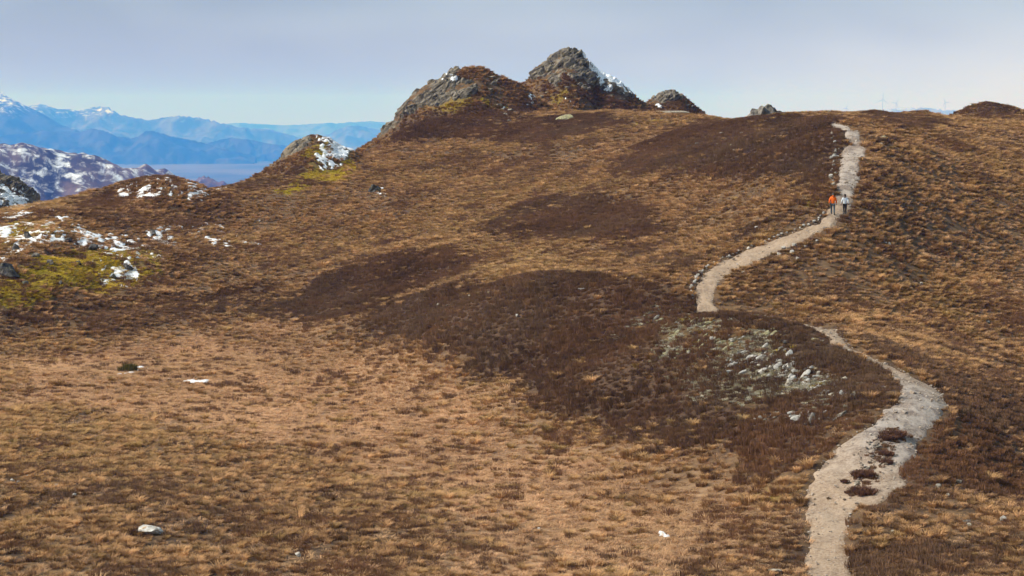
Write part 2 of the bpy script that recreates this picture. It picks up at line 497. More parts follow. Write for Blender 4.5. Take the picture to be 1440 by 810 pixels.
def mat_tuft(name, lo, hi, alt, single=False):
    """dry plant: colour runs with a per-plant tint and a per-blade tint"""
    t = NT(name)
    ti = t.attr('tint', 'INSTANCER').outputs['Fac']
    bl = t.attr('blade').outputs['Fac']
    if single: ti = t.step(t.noise(t.pos(), 5.0, 3), 0.3, 0.7)
    hu = t.attr('hue', 'INSTANCER').outputs['Fac']
    v = t.math('ADD', t.math('MULTIPLY', ti, 0.72), t.math('MULTIPLY', bl, 0.28))
    c = t.mix(v, lo, hi)
    c = t.mix(hu, c, alt)
    t.b.inputs['Roughness'].default_value = 0.9
    # blades let some light through
    tr = t.n.new('ShaderNodeBsdfTranslucent'); mx = t.n.new('ShaderNodeMixShader')
    t.l.new(c, tr.inputs['Color']); mx.inputs[0].default_value = 0.3
    o = t.n['Material Output']
    t.l.new(t.b.outputs[0], mx.inputs[1]); t.l.new(tr.outputs[0], mx.inputs[2]); t.l.new(mx.outputs[0], o.inputs['Surface'])
    return t.color(c)

def mat_rock(name, dark, light, lichen, lich=0.5, scale=1.0, streak=None, snow=False):
    t = NT(name)
    p = t.pos() if streak is None else t.beds()
    q = t.pos()
    n1, n2, n3 = t.noise(p, 1.3 * scale, 6, 0.65), t.noise(p, 6.0 * scale, 5, 0.65), t.noise(q, 0.8 * scale, 5, 0.7)
    c = t.mix(t.step(n1, 0.35, 0.65), dark, light)
    c = t.mix(t.math('MULTIPLY', t.step(n2, 0.55, 0.7), 0.5), c, tuple(v * 1.35 for v in light))
    c = t.mix(t.math('MULTIPLY', t.step(n3, 0.54, 0.66), lich), c, lichen)
    if snow:
        c = t.mix(t.step(t.attr('snow').outputs['Fac'], 0.4, 0.6), c, (0.80, 0.82, 0.85))
    t.bump(n2, 0.6, 0.12)
    return t.color(c)

def mat_path():
    t = NT('gravel')
    p = t.pos()
    n1, n2, n3 = t.noise(p, 0.7, 5, 0.7), t.noise(p, 7.0, 5, 0.8), t.noise(p, 1.6, 5, 0.7, 0.6)
    wet = t.attr('grey').outputs['Fac']
    tan = t.mix(t.step(n1, 0.35, 0.65), (0.30, 0.205, 0.135), (0.43, 0.305, 0.205))
    gry = t.mix(t.step(n1, 0.4, 0.6), (0.20, 0.16, 0.138), (0.44, 0.38, 0.335))
    c = t.mix(wet, tan, gry)
    c = t.mix(t.math('MULTIPLY', t.step(n2, 0.45, 0.62), 0.7), c, (0.46, 0.36, 0.275))
    c = t.mix(t.math('MULTIPLY', t.step(n2, 0.46, 0.34), 0.7), c, (0.13, 0.09, 0.065))
    c = t.mix(t.math('MULTIPLY', t.step(n3, 0.53, 0.68), 0.40), c, (0.15, 0.11, 0.085))
    t.bump(n2, 0.9, 0.10)
    return t.color(c)

def mat_snow():
    t = NT('snow_white')
    p = t.pos()
    n = t.noise(p, 3.0, 4, 0.6)
    t.bump(n, 0.4, 0.08)
    t.b.inputs['Roughness'].default_value = 0.7
    return t.color(t.mix(t.step(n, 0.3, 0.7), (0.78, 0.80, 0.83), (0.86, 0.87, 0.88)))

def mat_mountain(name, lowc, midc, snow_lo, snow_hi, snow_amt, scale):
    """bare hill, darker forest low down, snow by height and drift"""
    t = NT(name)
    p = t.pos()
    n1, n2 = t.noise(p, 0.004 * scale / FAR, 6, 0.62), t.noise(p, 0.02 * scale / FAR, 6, 0.68, 0.4)
    c = t.mix(t.step(n1, 0.42, 0.58), lowc, midc)
    g = t.new('ShaderNodeNewGeometry'); sp = t.new('ShaderNodeSeparateXYZ')
    t.l.new(g.outputs['Position'], sp.inputs[0])
    h = t.step(sp.outputs['Z'], snow_lo * FAR, snow_hi * FAR)
    s = t.math('ADD', t.math('MULTIPLY', h, snow_amt), n2)
    c = t.mix(t.step(s, 0.70, 0.92), c, (0.78, 0.80, 0.84))
    return t.color(c)

def mat_plain(name, col, var=0.25, scale=8.0, rough=0.8):
    t = NT(name)
    n = t.noise(t.obj(), scale, 3, 0.5)
    t.b.inputs['Roughness'].default_value = rough
    return t.color(t.mix(n, tuple(v * (1 - var) for v in col), tuple(min(1, v * (1 + var)) for v in col)))

M = {
 'ground': mat_ground(), 'path': mat_path(), 'snow': mat_snow(),
 'straw': mat_tuft('dry_straw', (0.14, 0.072, 0.035), (0.79, 0.46, 0.22), (0.44, 0.31, 0.11)),
 'bent': mat_tuft('pale_bent_grass', (0.36, 0.195, 0.105), (0.83, 0.51, 0.285), (0.46, 0.33, 0.15)),
 'heath': mat_tuft('heather_twigs', (0.067, 0.036, 0.021), (0.315, 0.157, 0.079), (0.26, 0.175, 0.11)),
 'mossy': mat_tuft('mossy_grass', (0.34, 0.22, 0.032), (0.88, 0.64, 0.09), (0.46, 0.42, 0.05)),
 'bush': mat_tuft('heather_bush_twigs', (0.08, 0.042, 0.03), (0.26, 0.13, 0.08), (0.2, 0.1, 0.06), True),
 'green_bush': mat_tuft('shrub_leaves', (0.05, 0.045, 0.015), (0.16, 0.13, 0.04), (0.1, 0.1, 0.03), True),
 'skin': mat_plain('skin', (0.55, 0.33, 0.24), 0.08), 'orange_coat': mat_plain('orange_fabric', (0.92, 0.17, 0.02), 0.12), 'white_coat': mat_plain('pale_fabric', (0.66, 0.72, 0.78), 0.12),
 'grey_cloth': mat_plain('grey_trouser_fabric', (0.085, 0.10, 0.11), 0.2), 'black_cloth': mat_plain('black_fabric', (0.015, 0.015, 0.018), 0.3), 'boot': mat_plain('boot_leather', (0.05, 0.045, 0.04), 0.2),
 'hair_grey': mat_plain('grey_brown_hair', (0.13, 0.11, 0.10), 0.2), 'hair_dark': mat_plain('dark_hair', (0.035, 0.025, 0.02), 0.2), 'skin_glove': mat_plain('brown_glove', (0.06, 0.03, 0.025), 0.2),
 'turbine': mat_plain('turbine_paint', (0.62, 0.62, 0.62), 0.03, 0.2),
 'lichen_pale': mat_tuft('pale_lichen', (0.32, 0.28, 0.20), (0.82, 0.75, 0.60), (0.45, 0.36, 0.14)),
 'crag': mat_rock('crag_rock', (0.045, 0.037, 0.029), (0.27, 0.228, 0.175), (0.17, 0.12, 0.055), 0.6, 1.0, True, True),
 'gravel_stone': mat_tuft('gravel_stones', (0.24, 0.175, 0.125), (0.72, 0.56, 0.42), (0.60, 0.53, 0.46)),
 'kerb': mat_rock('pale_kerb_rock', (0.34, 0.31, 0.27), (0.64, 0.60, 0.54), (0.4, 0.33, 0.2), 0.3, 4.0),
 'lichen': mat_rock('yellow_lichened_rock', (0.15, 0.13, 0.07), (0.40, 0.36, 0.22), (0.36, 0.31, 0.13), 0.8, 2.4),
 'path_rock': mat_rock('tan_rock', (0.17, 0.13, 0.10), (0.42, 0.33, 0.26), (0.33, 0.22, 0.12), 0.5, 3.0),
 'tor': mat_rock('tor_rock', (0.055, 0.048, 0.042), (0.24, 0.21, 0.18), (0.22, 0.19, 0.11), 0.5, 1.2),
 'pale': mat_rock('lichened_rock', (0.11, 0.092, 0.070), (0.42, 0.365, 0.29), (0.31, 0.25, 0.11), 0.8, 2.4),
 'white': mat_rock('quartz_rock', (0.28, 0.255, 0.22), (0.62, 0.58, 0.53), (0.30, 0.24, 0.13), 0.5, 5.0),
 'dark': mat_rock('dark_rock', (0.035, 0.032, 0.03), (0.12, 0.11, 0.10), (0.25, 0.26, 0.12), 0.35, 2.0),
 'orange_lichen': mat_rock('orange_lichened_rock', (0.40, 0.37, 0.33), (0.74, 0.71, 0.66), (0.45, 0.22, 0.05), 0.95, 2.5),
}

# ------------------------------------------------------------------ mesh helpers
def tag(o, label=None, cat=None, group=None, kind=None):
    if label: o['label'] = label
    if cat: o['category'] = cat
    if group: o['group'] = group
    if kind: o['kind'] = kind
    return o

def mesh_np(name, V, F, mat=None, smooth_=True, attrs=None):
    """mesh from numpy arrays: V (n,3), F (m,3 or 4)"""
    me = bpy.data.meshes.new(name)
    V = np.asarray(V, np.float32); F = np.asarray(F, np.int32)
    k = F.shape[1]
    me.vertices.add(len(V)); me.vertices.foreach_set('co', V.ravel())
    me.loops.add(F.size); me.loops.foreach_set('vertex_index', F.ravel())
    me.polygons.add(len(F))
    me.polygons.foreach_set('loop_start', np.arange(0, F.size, k, dtype=np.int32))
    me.polygons.foreach_set('loop_total', np.full(len(F), k, np.int32))
    me.polygons.foreach_set('use_smooth', np.full(len(F), smooth_))
    me.update(calc_edges=True); me.validate()
    for a, v in (attrs or {}).items():
        at_ = me.attributes.new(a, 'FLOAT', 'POINT')
        at_.data.foreach_set('value', np.asarray(v, np.float32).ravel())
    if mat: me.materials.append(mat)
    return me

def link(name, me, parent=None):
    o = bpy.data.objects.new(name, me); COL.objects.link(o)
    if parent: o.parent = parent
    return o

def empty(name, loc, rz=0.0):
    o = bpy.data.objects.new(name, None); COL.objects.link(o)
    o.location = loc; o.rotation_euler = (0, 0, rz); o.empty_display_size = 0.3
    return o

def grid_faces(nx, ny):
    i = np.arange(nx - 1)[None, :] + np.arange(ny - 1)[:, None] * nx
    i = i.ravel()
    return np.stack([i, i + 1, i + nx + 1, i + nx], 1)

def masked_sheet(name, x0, x1, y0, y1, step, zfun, keep, mat, attrs=None):
    """sheet of grid cells kept where keep(x, y) > 0, its rim bent into the ground"""
    xs, ys = np.arange(x0, x1, step), np.arange(y0, y1, step)
    X, Y = np.meshgrid(xs, ys)
    K = keep(X, Y)
    F = grid_faces(len(xs), len(ys))
    kk = K.ravel()
    F = F[(kk[F].max(1) > 0)]
    use = np.unique(F)
    mp = np.full(X.size, -1); mp[use] = np.arange(len(use))
    x, y, k = X.ravel()[use], Y.ravel()[use], kk[use]
    z = zfun(x, y, k)
    at_ = {a: f(x, y, k) for a, f in (attrs or {}).items()}
    return mesh_np(name, np.stack([x, y, z], 1), mp[F], mat, True, at_)

# ------------------------------------------------------------------ ground sheet
def spread(a0, a1, fine, lo, hi):
    left, right = [], []
    s, v = ST * 1.3, a0
    while v > lo:
        v -= s; s *= 1.22; left.append(max(v, lo))
    s, v = ST * 1.3, a1
    while v < hi:
        v += s; s *= 1.22; right.append(min(v, hi))
    return np.concatenate([np.array(left[::-1]), fine, np.array(right)])
AX = spread(GX[0], GX[-1], GX, -26000 * FAR, 26000 * FAR)
AY = spread(GY[0], GY[-1], GY, -9000 * FAR, 26000 * FAR)
TX, TY = np.meshgrid(AX, AY)
TZ = np.empty(TX.shape)
i0 = int(np.searchsorted(AX, GX[0] - 1e-6)); j0 = int(np.searchsorted(AY, GY[0] - 1e-6))
fine = np.zeros(TX.shape, bool); fine[j0:j0+len(GY), i0:i0+len(GX)] = True
TZ[~fine] = height(TX[~fine], TY[~fine])
TZ[j0:j0+len(GY), i0:i0+len(GX)] = HG
def full(G):
    A = np.zeros(TX.shape); A[j0:j0+len(GY), i0:i0+len(GX)] = G; return A
g = link('ground', mesh_np('ground', np.stack([TX.ravel(), TY.ravel(), TZ.ravel()], 1), grid_faces(len(AX), len(AY)), M['ground'], True,
         {'heather': full(HEATHER), 'basin': full(BASIN), 'moss': full(MOSS)}))
tag(g, kind='structure')

# ------------------------------------------------------------------ gravel path
def path_z(x, y, k):
    z = bil(HSURF, x, y) + fbm(x * 0.9, y * 0.45, 81, 4, 0.6) * 0.09 - 0.05
    return np.where(k > 0, z - 0.10 * smooth(0.35, 0.0, k), z - 0.35)
def path_grey(x, y, k):
    a = np.exp(-(((x - ground(1275, 585)[0]) / 4.5) ** 2 + ((y - ground(1275, 585)[1]) / 10.0) ** 2))
    b = smooth(192, 197, y + fbm(x * .5, y * .5, 4, 2) * 2) * 0.85
    return np.clip(np.maximum(a * 1.3, b) + fbm(x * 0.6, y * 0.6, 3, 2) * 0.15, 0, 1)
pth = link('gravel_path', masked_sheet('gravel_path', _pb[0], _pb[1], _pb[2], _pb[3], 0.16, path_z, path_d, M['path'], {'grey': path_grey}))
tag(pth, kind='structure')

# ------------------------------------------------------------------ snow lying in drifts and specks
SN_N = lambda x, y: 0.55 * fbm(x * 0.5, y * 0.25, 91, 3, 0.6) + 1.25 * fbm(x * 1.7, y * 0.8, 95, 3, 0.65)
def snow_k(x, y):
    m = bil(SNOWP, x, y)
    return np.where(m > 0.05, m * 1.35 - 0.90 + SN_N(x, y) * 0.75, -1)
def snow_z(x, y, k):
    z = bil(HG, x, y)
    return np.where(k > 0, z + 0.05 + 0.10 * np.clip(k, 0, 0.8), z - 0.12)
_js, _is = np.nonzero(SNOWP > 0.05)
sn = link('snow', masked_sheet('snow', GX[_is].min(), GX[_is].max(), GY[_js].min(), GY[_js].max(), 0.2, snow_z, snow_k, M['snow']))
tag(sn, 'thin white snow lying in drifts among heather and rocks', kind='stuff')

# ------------------------------------------------------------------ far hills and mountains
def ridge(name, sil, d, front, back, mat, rough, nx=220, ny=70, seed=0):
    d, base = d * FAR, VALLEY - 10
    p = [at(a, b, d) for a, b in sil]
    cx, cz = np.array([q[0] for q in p]), np.array([q[2] for q in p])
    x0, x1 = cx[0], cx[-1]
    H = cz.max() - base
    y0, y1 = d - H / front * 1.35, d + H / back * 1.2
    t = np.linspace(-1, 1, ny); yy = np.where(t < 0, d + t * (d - y0), d + t * (y1 - d))
    X, Y = np.meshgrid(np.linspace(x0, x1, nx), yy)
    wl_ = H * 0.8
    w = fbm(X / wl_, Y / wl_, 200 + seed, 4)
    crest = np.interp(X + w * H * 0.10, cx, cz)
    T = Y - d + w * H * 0.55 * (np.abs(Y - d) > 1e-3)
    kk = np.where(T < 0, front, back)
    Z = crest - kk * np.abs(T) * (0.75 + 0.5 * vnoise(X / wl_ * 1.5, Y / wl_ * 1.5, 210 + seed))
    rid = 1 - np.abs(fbm(X / wl_ * 2.2, Y / wl_ * 1.6, 220 + seed, 4))
    Z = Z + (rid - 0.75) * rough * H * smooth(0, 0.25 * H / front, np.abs(T)) + fbm(X / wl_ * 9, Y / wl_ * 9, 230 + seed, 3) * rough * H * 0.08
    Z = np.maximum(Z, base)
    return tag(link(name, mesh_np(name, np.stack([X.ravel(), Y.ravel(), Z.ravel()], 1), grid_faces(nx, ny), mat)), kind='structure')

M['near_hill'] = mat_mountain('near_hill_slopes', (0.045, 0.032, 0.034), (0.13, 0.085, 0.07), -110, -40, 0.24, 6.0)
M['blue_hill'] = mat_mountain('forest_hill_slopes', (0.010, 0.014, 0.014), (0.07, 0.062, 0.058), -110, 60, 0.30, 2.2)
M['fore_hill'] = mat_mountain('low_forest_slopes', (0.008, 0.012, 0.012), (0.05, 0.045, 0.045), 500, 900, 0.0, 2.6)
M['snow_hill'] = mat_mountain('snowy_mountain_slopes', (0.04, 0.04, 0.04), (0.12, 0.11, 0.105), -125, 0, 0.23, 2.0)
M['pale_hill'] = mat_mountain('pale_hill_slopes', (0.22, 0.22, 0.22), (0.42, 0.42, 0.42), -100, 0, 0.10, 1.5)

ridge('hill', [(-260,215),(-150,190),(-60,196),(0,203),(30,213),(60,217),(75,216),(105,225),(130,230),(160,238),(190,245),(215,262),(240,275)], 1500, 0.42, 0.5, M['near_hill'], 0.20, 260, 90, seed=1)
ridge('hill', [(225,268),(260,252),(275,245),(295,249),(320,252),(350,262)], 2300, 0.4, 0.5, M['near_hill'], 0.16, 120, 60, seed=2)
ridge('mountain', [(-400,205),(-260,150),(-150,110),(-60,118),(0,131),(25,142),(50,156),(70,168),(88,178),(105,182),(118,188),(150,205),(190,222)], 9000, 0.35, 0.4, M['blue_hill'], 0.10, 260, 90, seed=3)
ridge('hill', [(-300,200),(-100,185),(0,190),(60,183),(110,185),(125,180),(150,182),(165,190),(185,193),(200,184),(220,183),(240,190),(270,198),(300,205),(330,212),(360,220)], 8300, 0.5, 0.5, M['fore_hill'], 0.08, 260, 70, seed=4)
ridge('hill', [(250,222),(285,205),(305,196),(325,193),(350,196),(375,201),(410,205),(460,212),(520,222)], 8700, 0.5, 0.5, M['fore_hill'], 0.10, 160, 60, seed=5)
ridge('mountain', [(20,172),(45,148),(65,146),(85,152),(105,155),(125,150),(150,149),(165,155),(190,165),(210,168),(230,164),(255,162),(280,164),(300,168),(318,172),(335,176),(355,180),(380,182),(410,190),(440,200)], 11500, 0.35, 0.4, M['snow_hill'], 0.08, 260, 80, seed=6)
ridge('hill', [(445,196),(470,184),(485,177),(500,176),(515,178),(540,184),(580,200)], 12500, 0.35, 0.4, M['snow_hill'], 0.06, 100, 40, seed=7)
ridge('mountain', [(180,200),(260,178),(330,172),(400,176),(450,173),(520,170),(600,176),(700,200)], 17000, 0.35, 0.4, M['snow_hill'], 0.04, 120, 40, seed=9)
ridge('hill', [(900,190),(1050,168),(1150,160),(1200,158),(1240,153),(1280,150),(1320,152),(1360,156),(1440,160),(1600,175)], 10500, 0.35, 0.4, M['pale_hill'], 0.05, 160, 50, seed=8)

# ------------------------------------------------------------------ rock faces of the hills
def pix_poly_xz(pp, d):
    return np.array([(at(a, b, d)[0], at(a, b, d)[2]) for a, b in pp])

RN = lambda x, z: 1.1 * fbm(x * 0.33, z * 0.6, 55, 4) - 0.15
ROCKS = {   # hill -> rock outlines on the face, snow outlines on the face
 'west': ([[(535,192),(550,160),(560,145),(575,120),(600,100),(640,85),(662,88),(650,102),(668,112),(676,130),(655,142),(615,148),(585,160)], [(688,112),(700,110),(704,120),(690,130)]], [[(633,113),(636,112),(636,116),(633,116)]]),
 'peak': ([[(738,112),(750,95),(760,75),(790,55),(812,55),(832,75),(840,92),(848,108),(845,120),(820,124),(800,118),(775,118),(750,112)], [(822,84),(895,140),(880,138),(845,130),(840,110)]],
          [[(822,78),(835,84),(850,96),(868,106),(893,134),(872,130),(850,118),(852,132),(840,118),(836,102),(825,94)]]),
 'east': ([[(905,148),(918,132),(935,122),(955,120),(962,140),(948,142),(930,152)], [(960,138),(985,150),(985,160),(960,152)]], [[(918,154),(926,152),(926,158),(918,158)]]),
 'knoll': ([[(366,243),(392,216),(406,200),(425,192),(436,198),(428,214),(408,226),(384,238)], [(440,184),(460,182),(474,194),(486,204),(470,205),(455,194)]], [[(462,196),(480,202),(500,211),(486,222),(470,218)]]),
 'scar': ([[(-200,200),(0,215),(70,260),(70,330),(-200,330)]], [[(0,255),(14,262),(45,280),(48,290),(25,288),(10,275)], [(-30,250),(-5,255),(20,285),(-10,290)]]),
}
for name, sil, d, kf, rr, kb, rough in CRAGS:
    if name not in ROCKS: continue
    cx, cz = crest_line(sil, d)
    x0, x1 = cx[0] - 0.5, cx[-1] + 0.5
    if name == 'scar': x0, x1 = -99.5, -80
    y0, y1 = d - (26 if name in ('west', 'peak') else 14), min(d + 6, 423)
    st = 0.14
    xs, ys = np.arange(x0, x1, st), np.arange(y0, y1, st)
    X, Y = np.meshgrid(xs, ys)
    Z = bil(HG, X, Y)
    rpolys, spolys = ROCKS[name]
    wx, wz = X + fbm(X * .6, Y * .6 + Z, 41, 3) * 0.5, Z + fbm(X * .6, Y * .6 - Z, 43, 3) * 0.4
    k = np.max([sdf(pix_poly_xz(pp, d), wx, wz) for pp in rpolys], 0)
    s = np.max([sdf(pix_poly_xz(pp, d), wx, wz) for pp in spolys], 0)
    k = np.maximum(k + RN(X, Z), s + 0.4)
    # tilted beds: steps along a dipping direction, broken by joints
    sdir = (-X * 0.60 + Z * 0.80 + Y * 0.20)
    bw = sdir + fbm(X * 0.25, Y * 0.25 + Z * 0.2, 45, 3) * 0.7
    f1 = bw / 0.85; saw1 = f1 - np.floor(f1)
    f2 = bw / 0.32 + fbm(X * .8, Z * .8, 47, 2) * .4; saw2 = f2 - np.floor(f2)
    al = (X * 0.80 + Z * 0.60 + Y * 0.35 + fbm(X * .4, Y * .4, 57, 2) * 0.8)
    iv = np.floor(f1); fu = al / 2.1 + _hash(iv, iv * 0, 58) * 5; iu = np.floor(fu); su = fu - iu
    iv2 = np.floor(f2); fu2 = al / 0.8 + _hash(iv2, iv2 * 0, 60) * 5; iu2 = np.floor(fu2); su2 = fu2 - iu2
    crack = lambda q, w: smooth(0, w, np.minimum(q, 1 - q))
    rel = (_hash(iu, iv, 59) - 0.45) * 0.62 + 0.35 * (saw1 - 0.5) + (_hash(iu2, iv2, 62) - 0.5) * 0.36 + 0.7 * fbm(X * 0.3, Y * 0.3 + Z * .3, 51, 3)
    rel = rel - 0.36 * (1 - crack(saw1, 0.16)) - 0.26 * (1 - crack(su, 0.09)) - 0.16 * (1 - crack(saw2, 0.2))
    edge = smooth(-0.25, 0.5, k)
    zy, zx = np.gradient(Z, st)
    nl = np.sqrt(1 + zx * zx + zy * zy)
    am = 0.9 if name != 'knoll' else 0.6
    dn = -0.40 + edge * (0.72 + rel * am * (1 - 0.65 * smooth(-0.3, 0.3, s)))
    XD, YD, Zr = X - zx / nl * dn, Y - zy / nl * dn, Z + dn / nl
    if name in ('scar', 'peak'): s = s - (0.45 if name == 'scar' else 0.18)
    sn_a = smooth(-0.25, 0.15, s + 0.15 + fbm(X * 1.1, Y * 1.1 + Z, 53, 4) * 0.9) * smooth(0.97, 0.75, saw2)
    F = grid_faces(len(xs), len(ys))
    F = F[k.ravel()[F].max(1) > -0.5]
    use = np.unique(F); mp = np.full(X.size, -1); mp[use] = np.arange(len(use))
    me = mesh_np('rock_face', np.stack([XD.ravel(), YD.ravel(), Zr.ravel()], 1)[use], mp[F], M['crag'], False, {'snow': sn_a.ravel()[use]})
    tag(link('rock_face', me), kind='structure')

def rock_mask(x, y):
    z = bil(HG, x, y); m = np.full(np.shape(x), -1.0)
    for name, sil, d, *_ in CRAGS:
        if name in ROCKS:
            near = np.abs(y - d) < 30
            for pp in ROCKS[name][0]:
                m = np.where(near, np.maximum(m, sdf(pix_poly_xz(pp, d), x, z) + RN(x, z)), m)
            for pp in ROCKS[name][1]:
                m = np.where(near, np.maximum(m, sdf(pix_poly_xz(pp, d), x, z)), m)
    return m

# ------------------------------------------------------------------ plants of the moor (uncountable: scattered as single objects)
def blades(n, rad, hgt, length, width, droop, seed, upright=0.5, segs=2):
    r = np.random.default_rng(seed)
    V, F, T = [], [], []
    for i in range(n):
        a = r.uniform(0, 2 * math.pi); q = rad * math.sqrt(r.uniform(0, 1)) * 0.55
        bx, by = q * math.cos(a), q * math.sin(a)
        a2 = a + r.normal(0, 0.7)
        L = length * r.uniform(0.6, 1.15); lean = r.uniform(0.15, 1.0) * (1 - upright) + 0.12
        w = width * r.uniform(0.7, 1.3)
        sx, sy = -math.sin(a2 + r.normal(0, .5)) * w / 2, math.cos(a2 + r.normal(0, .5)) * w / 2
        base = len(V); tone = r.uniform(0, 1)
        for s in range(segs + 1):
            u = s / segs
            out = L * (lean * u + droop * u * u * 0.5)
            zz = max(0.02, hgt * (1 - q / rad * 0.5)) * 0.15 * (1 if s else -1) + L * (1 - lean * 0.45) * u * (1 - droop * 0.55 * u) - (0.05 if s == 0 else 0)
            ww = 1.0 - 0.75 * u
            px, py = bx + out * math.cos(a2), by + out * math.sin(a2)
            V += [(px - sx * ww, py - sy * ww, zz), (px + sx * ww, py + sy * ww, zz)]
            T += [tone, tone]
        for s in range(segs):
            b = base + 2 * s
            F.append((b, b + 1, b + 3, b + 2))
    return V, F, T

def proto(name, col, mat, *a, **k):
    V, F, T = blades(*a, **k)
    o = bpy.data.objects.new(name, mesh_np(name, V, F, M[mat], True, {'blade': T}))
    col.objects.link(o)
    return o

def kindcol(name): return bpy.data.collections.new(name)
C_T, C_B, C_H, C_M, C_L = kindcol('tussock_kinds'), kindcol('bent_kinds'), kindcol('heather_kinds'), kindcol('moss_kinds'), kindcol('lichen_kinds')
for s in range(5):
    proto('grass_tussock', C_T, 'straw', 130, 0.34, 0.55, 0.40 + 0.04 * (s % 3), 0.030, 0.75, 100 + s, upright=0.58)
    proto('bent_tuft', C_B, 'bent', 60, 0.45, 0.2, 0.30, 0.028, 0.95, 200 + s, upright=0.12)
    proto('heather_clump', C_H, 'heath', 120, 0.62, 0.35, 0.27, 0.045, 0.15, 300 + s, upright=0.72, segs=1)
    proto('lichen_tuft', C_L, 'lichen_pale', 46, 0.40, 0.3, 0.20, 0.05, 0.8, 600 + s, upright=0.2)
    proto('mossy_tuft', C_M, 'mossy', 70, 0.45, 0.2, 0.24, 0.03, 0.9, 400 + s, upright=0.2)

# ------------------------------------------------------------------ stones and rocks
def rock_vf(seed, flat=0.6, sub=2, cuts=7, rough=0.12):
    r = random.Random(seed)
    bm = bmesh.new()
    bmesh.ops.create_icosphere(bm, subdivisions=sub, radius=1.0)
    pl = []
    for i in range(cuts):
        v = Vector((r.gauss(0, 1), r.gauss(0, 1), r.gauss(0, 1))).normalized()
        pl.append((v, r.uniform(0.42, 0.82)))
    V = []
    for v in bm.verts:
        c = v.co.copy()
        for nn, dd in pl:
            e = c.dot(nn) - dd
            if e > 0: c -= nn * e * 0.92
        s = 1 + rough * float(fbm(np.array([c.x * 2 + seed]), np.array([c.y * 2 + c.z * 1.7]), seed, 3)[0])
        c *= s
        V.append((c.x, c.y, c.z * flat))
    F = [[w.index for w in f.verts] for f in bm.faces]
    bm.free()
    return V, F
_rocks = {}
def rock_mesh(shape, seed, mat):
    key = (shape, seed, mat)
    if key not in _rocks:
        flat, sub, cuts, rough = {'stone': (0.7, 2, 12, 0.22), 'slab': (0.5, 2, 16, 0.30), 'boulder': (0.75, 3, 13, 0.28)}[shape]
        V, F = rock_vf(seed * 13 + len(shape), flat, sub, cuts, rough)
        _rocks[key] = mesh_np(shape, V, F, M[mat], False)
    return _rocks[key]

C_G = kindcol('gravel_kinds')
for s in range(4):
    o = bpy.data.objects.new('gravel_stone', rock_mesh('stone', s, 'gravel_stone')); C_G.objects.link(o)

def scatter(name, label, coll, x, y, scl, tint, hue, sink=0.03, G=None):
    z = bil(HG if G is None else G, x, y) - sink
    me = bpy.data.meshes.new(name)
    n = len(x)
    me.vertices.add(n)
    me.vertices.foreach_set('co', np.stack([x, y, z], 1).astype(np.float32).ravel())
    for a, v in (('scl', scl), ('tint', np.clip(tint, 0, 1)), ('hue', np.clip(hue, 0, 1)), ('spin', RNG.uniform(0, 6.283, n)), ('tip', RNG.normal(0, 0.10, n))):
        t = me.attributes.new(a, 'FLOAT', 'POINT'); t.data.foreach_set('value', np.asarray(v, np.float32))
    o = link(name, me)
    ng = bpy.data.node_groups.new(name + '_scatter', 'GeometryNodeTree')
    ng.interface.new_socket('Geometry', in_out='INPUT', socket_type='NodeSocketGeometry')
    ng.interface.new_socket('Geometry', in_out='OUTPUT', socket_type='NodeSocketGeometry')
    N, L = ng.nodes, ng.links
    gi, go = N.new('NodeGroupInput'), N.new('NodeGroupOutput')
    ci = N.new('GeometryNodeCollectionInfo'); ci.inputs['Collection'].default_value = coll
    ci.inputs['Separate Children'].default_value = True; ci.inputs['Reset Children'].default_value = True
    ip = N.new('GeometryNodeInstanceOnPoints'); ip.inputs['Pick Instance'].default_value = True
    def na(a):
        q = N.new('GeometryNodeInputNamedAttribute'); q.data_type = 'FLOAT'; q.inputs['Name'].default_value = a
        return q.outputs['Attribute']
    cr, cs = N.new('ShaderNodeCombineXYZ'), N.new('ShaderNodeCombineXYZ')
    L.new(na('tip'), cr.inputs['X']); L.new(na('tip'), cr.inputs['Y']); L.new(na('spin'), cr.inputs['Z'])
    for c in 'XYZ': L.new(na('scl'), cs.inputs[c])
    L.new(gi.outputs[0], ip.inputs['Points']); L.new(ci.outputs['Instances'], ip.inputs['Instance'])
    L.new(cr.outputs[0], ip.inputs['Rotation']); L.new(cs.outputs[0], ip.inputs['Scale'])
    L.new(ip.outputs['Instances'], go.inputs[0])
    md = o.modifiers.new('scatter', 'NODES'); md.node_group = ng
    return tag(o, label, kind='stuff')

def jitter(step, y0=92.0, y1=405.0, seed=0):
    r = np.random.default_rng(seed)
    xs, ys = np.arange(-98, 98, step), np.arange(y0, y1, step)
    X, Y = np.meshgrid(xs, ys); X = X.ravel(); Y = Y.ravel()
    m = np.abs(X) < 0.25 * Y + 17
    X, Y = X[m], Y[m]
    return X + r.uniform(-.5, .5, len(X)) * step * 1.1, Y + r.uniform(-.5, .5, len(X)) * step * 1.1, r.uniform(0, 1, len(X))

def open_ground(x, y):
    """share of the ground that plants may stand on"""
    return smooth(0.12, -0.25, bil(PD, x, y) - 0.45 * np.clip(fbm(x * 1.1, y * 0.8, 77, 3), -0.2, 1)) * smooth(0.25, -0.15, rock_mask(x, y)) * (1 - 0.35 * (snow_k(x, y) > 0.02))

def big(x, y): return fbm(x * 0.07, y * 0.05, 121, 4)

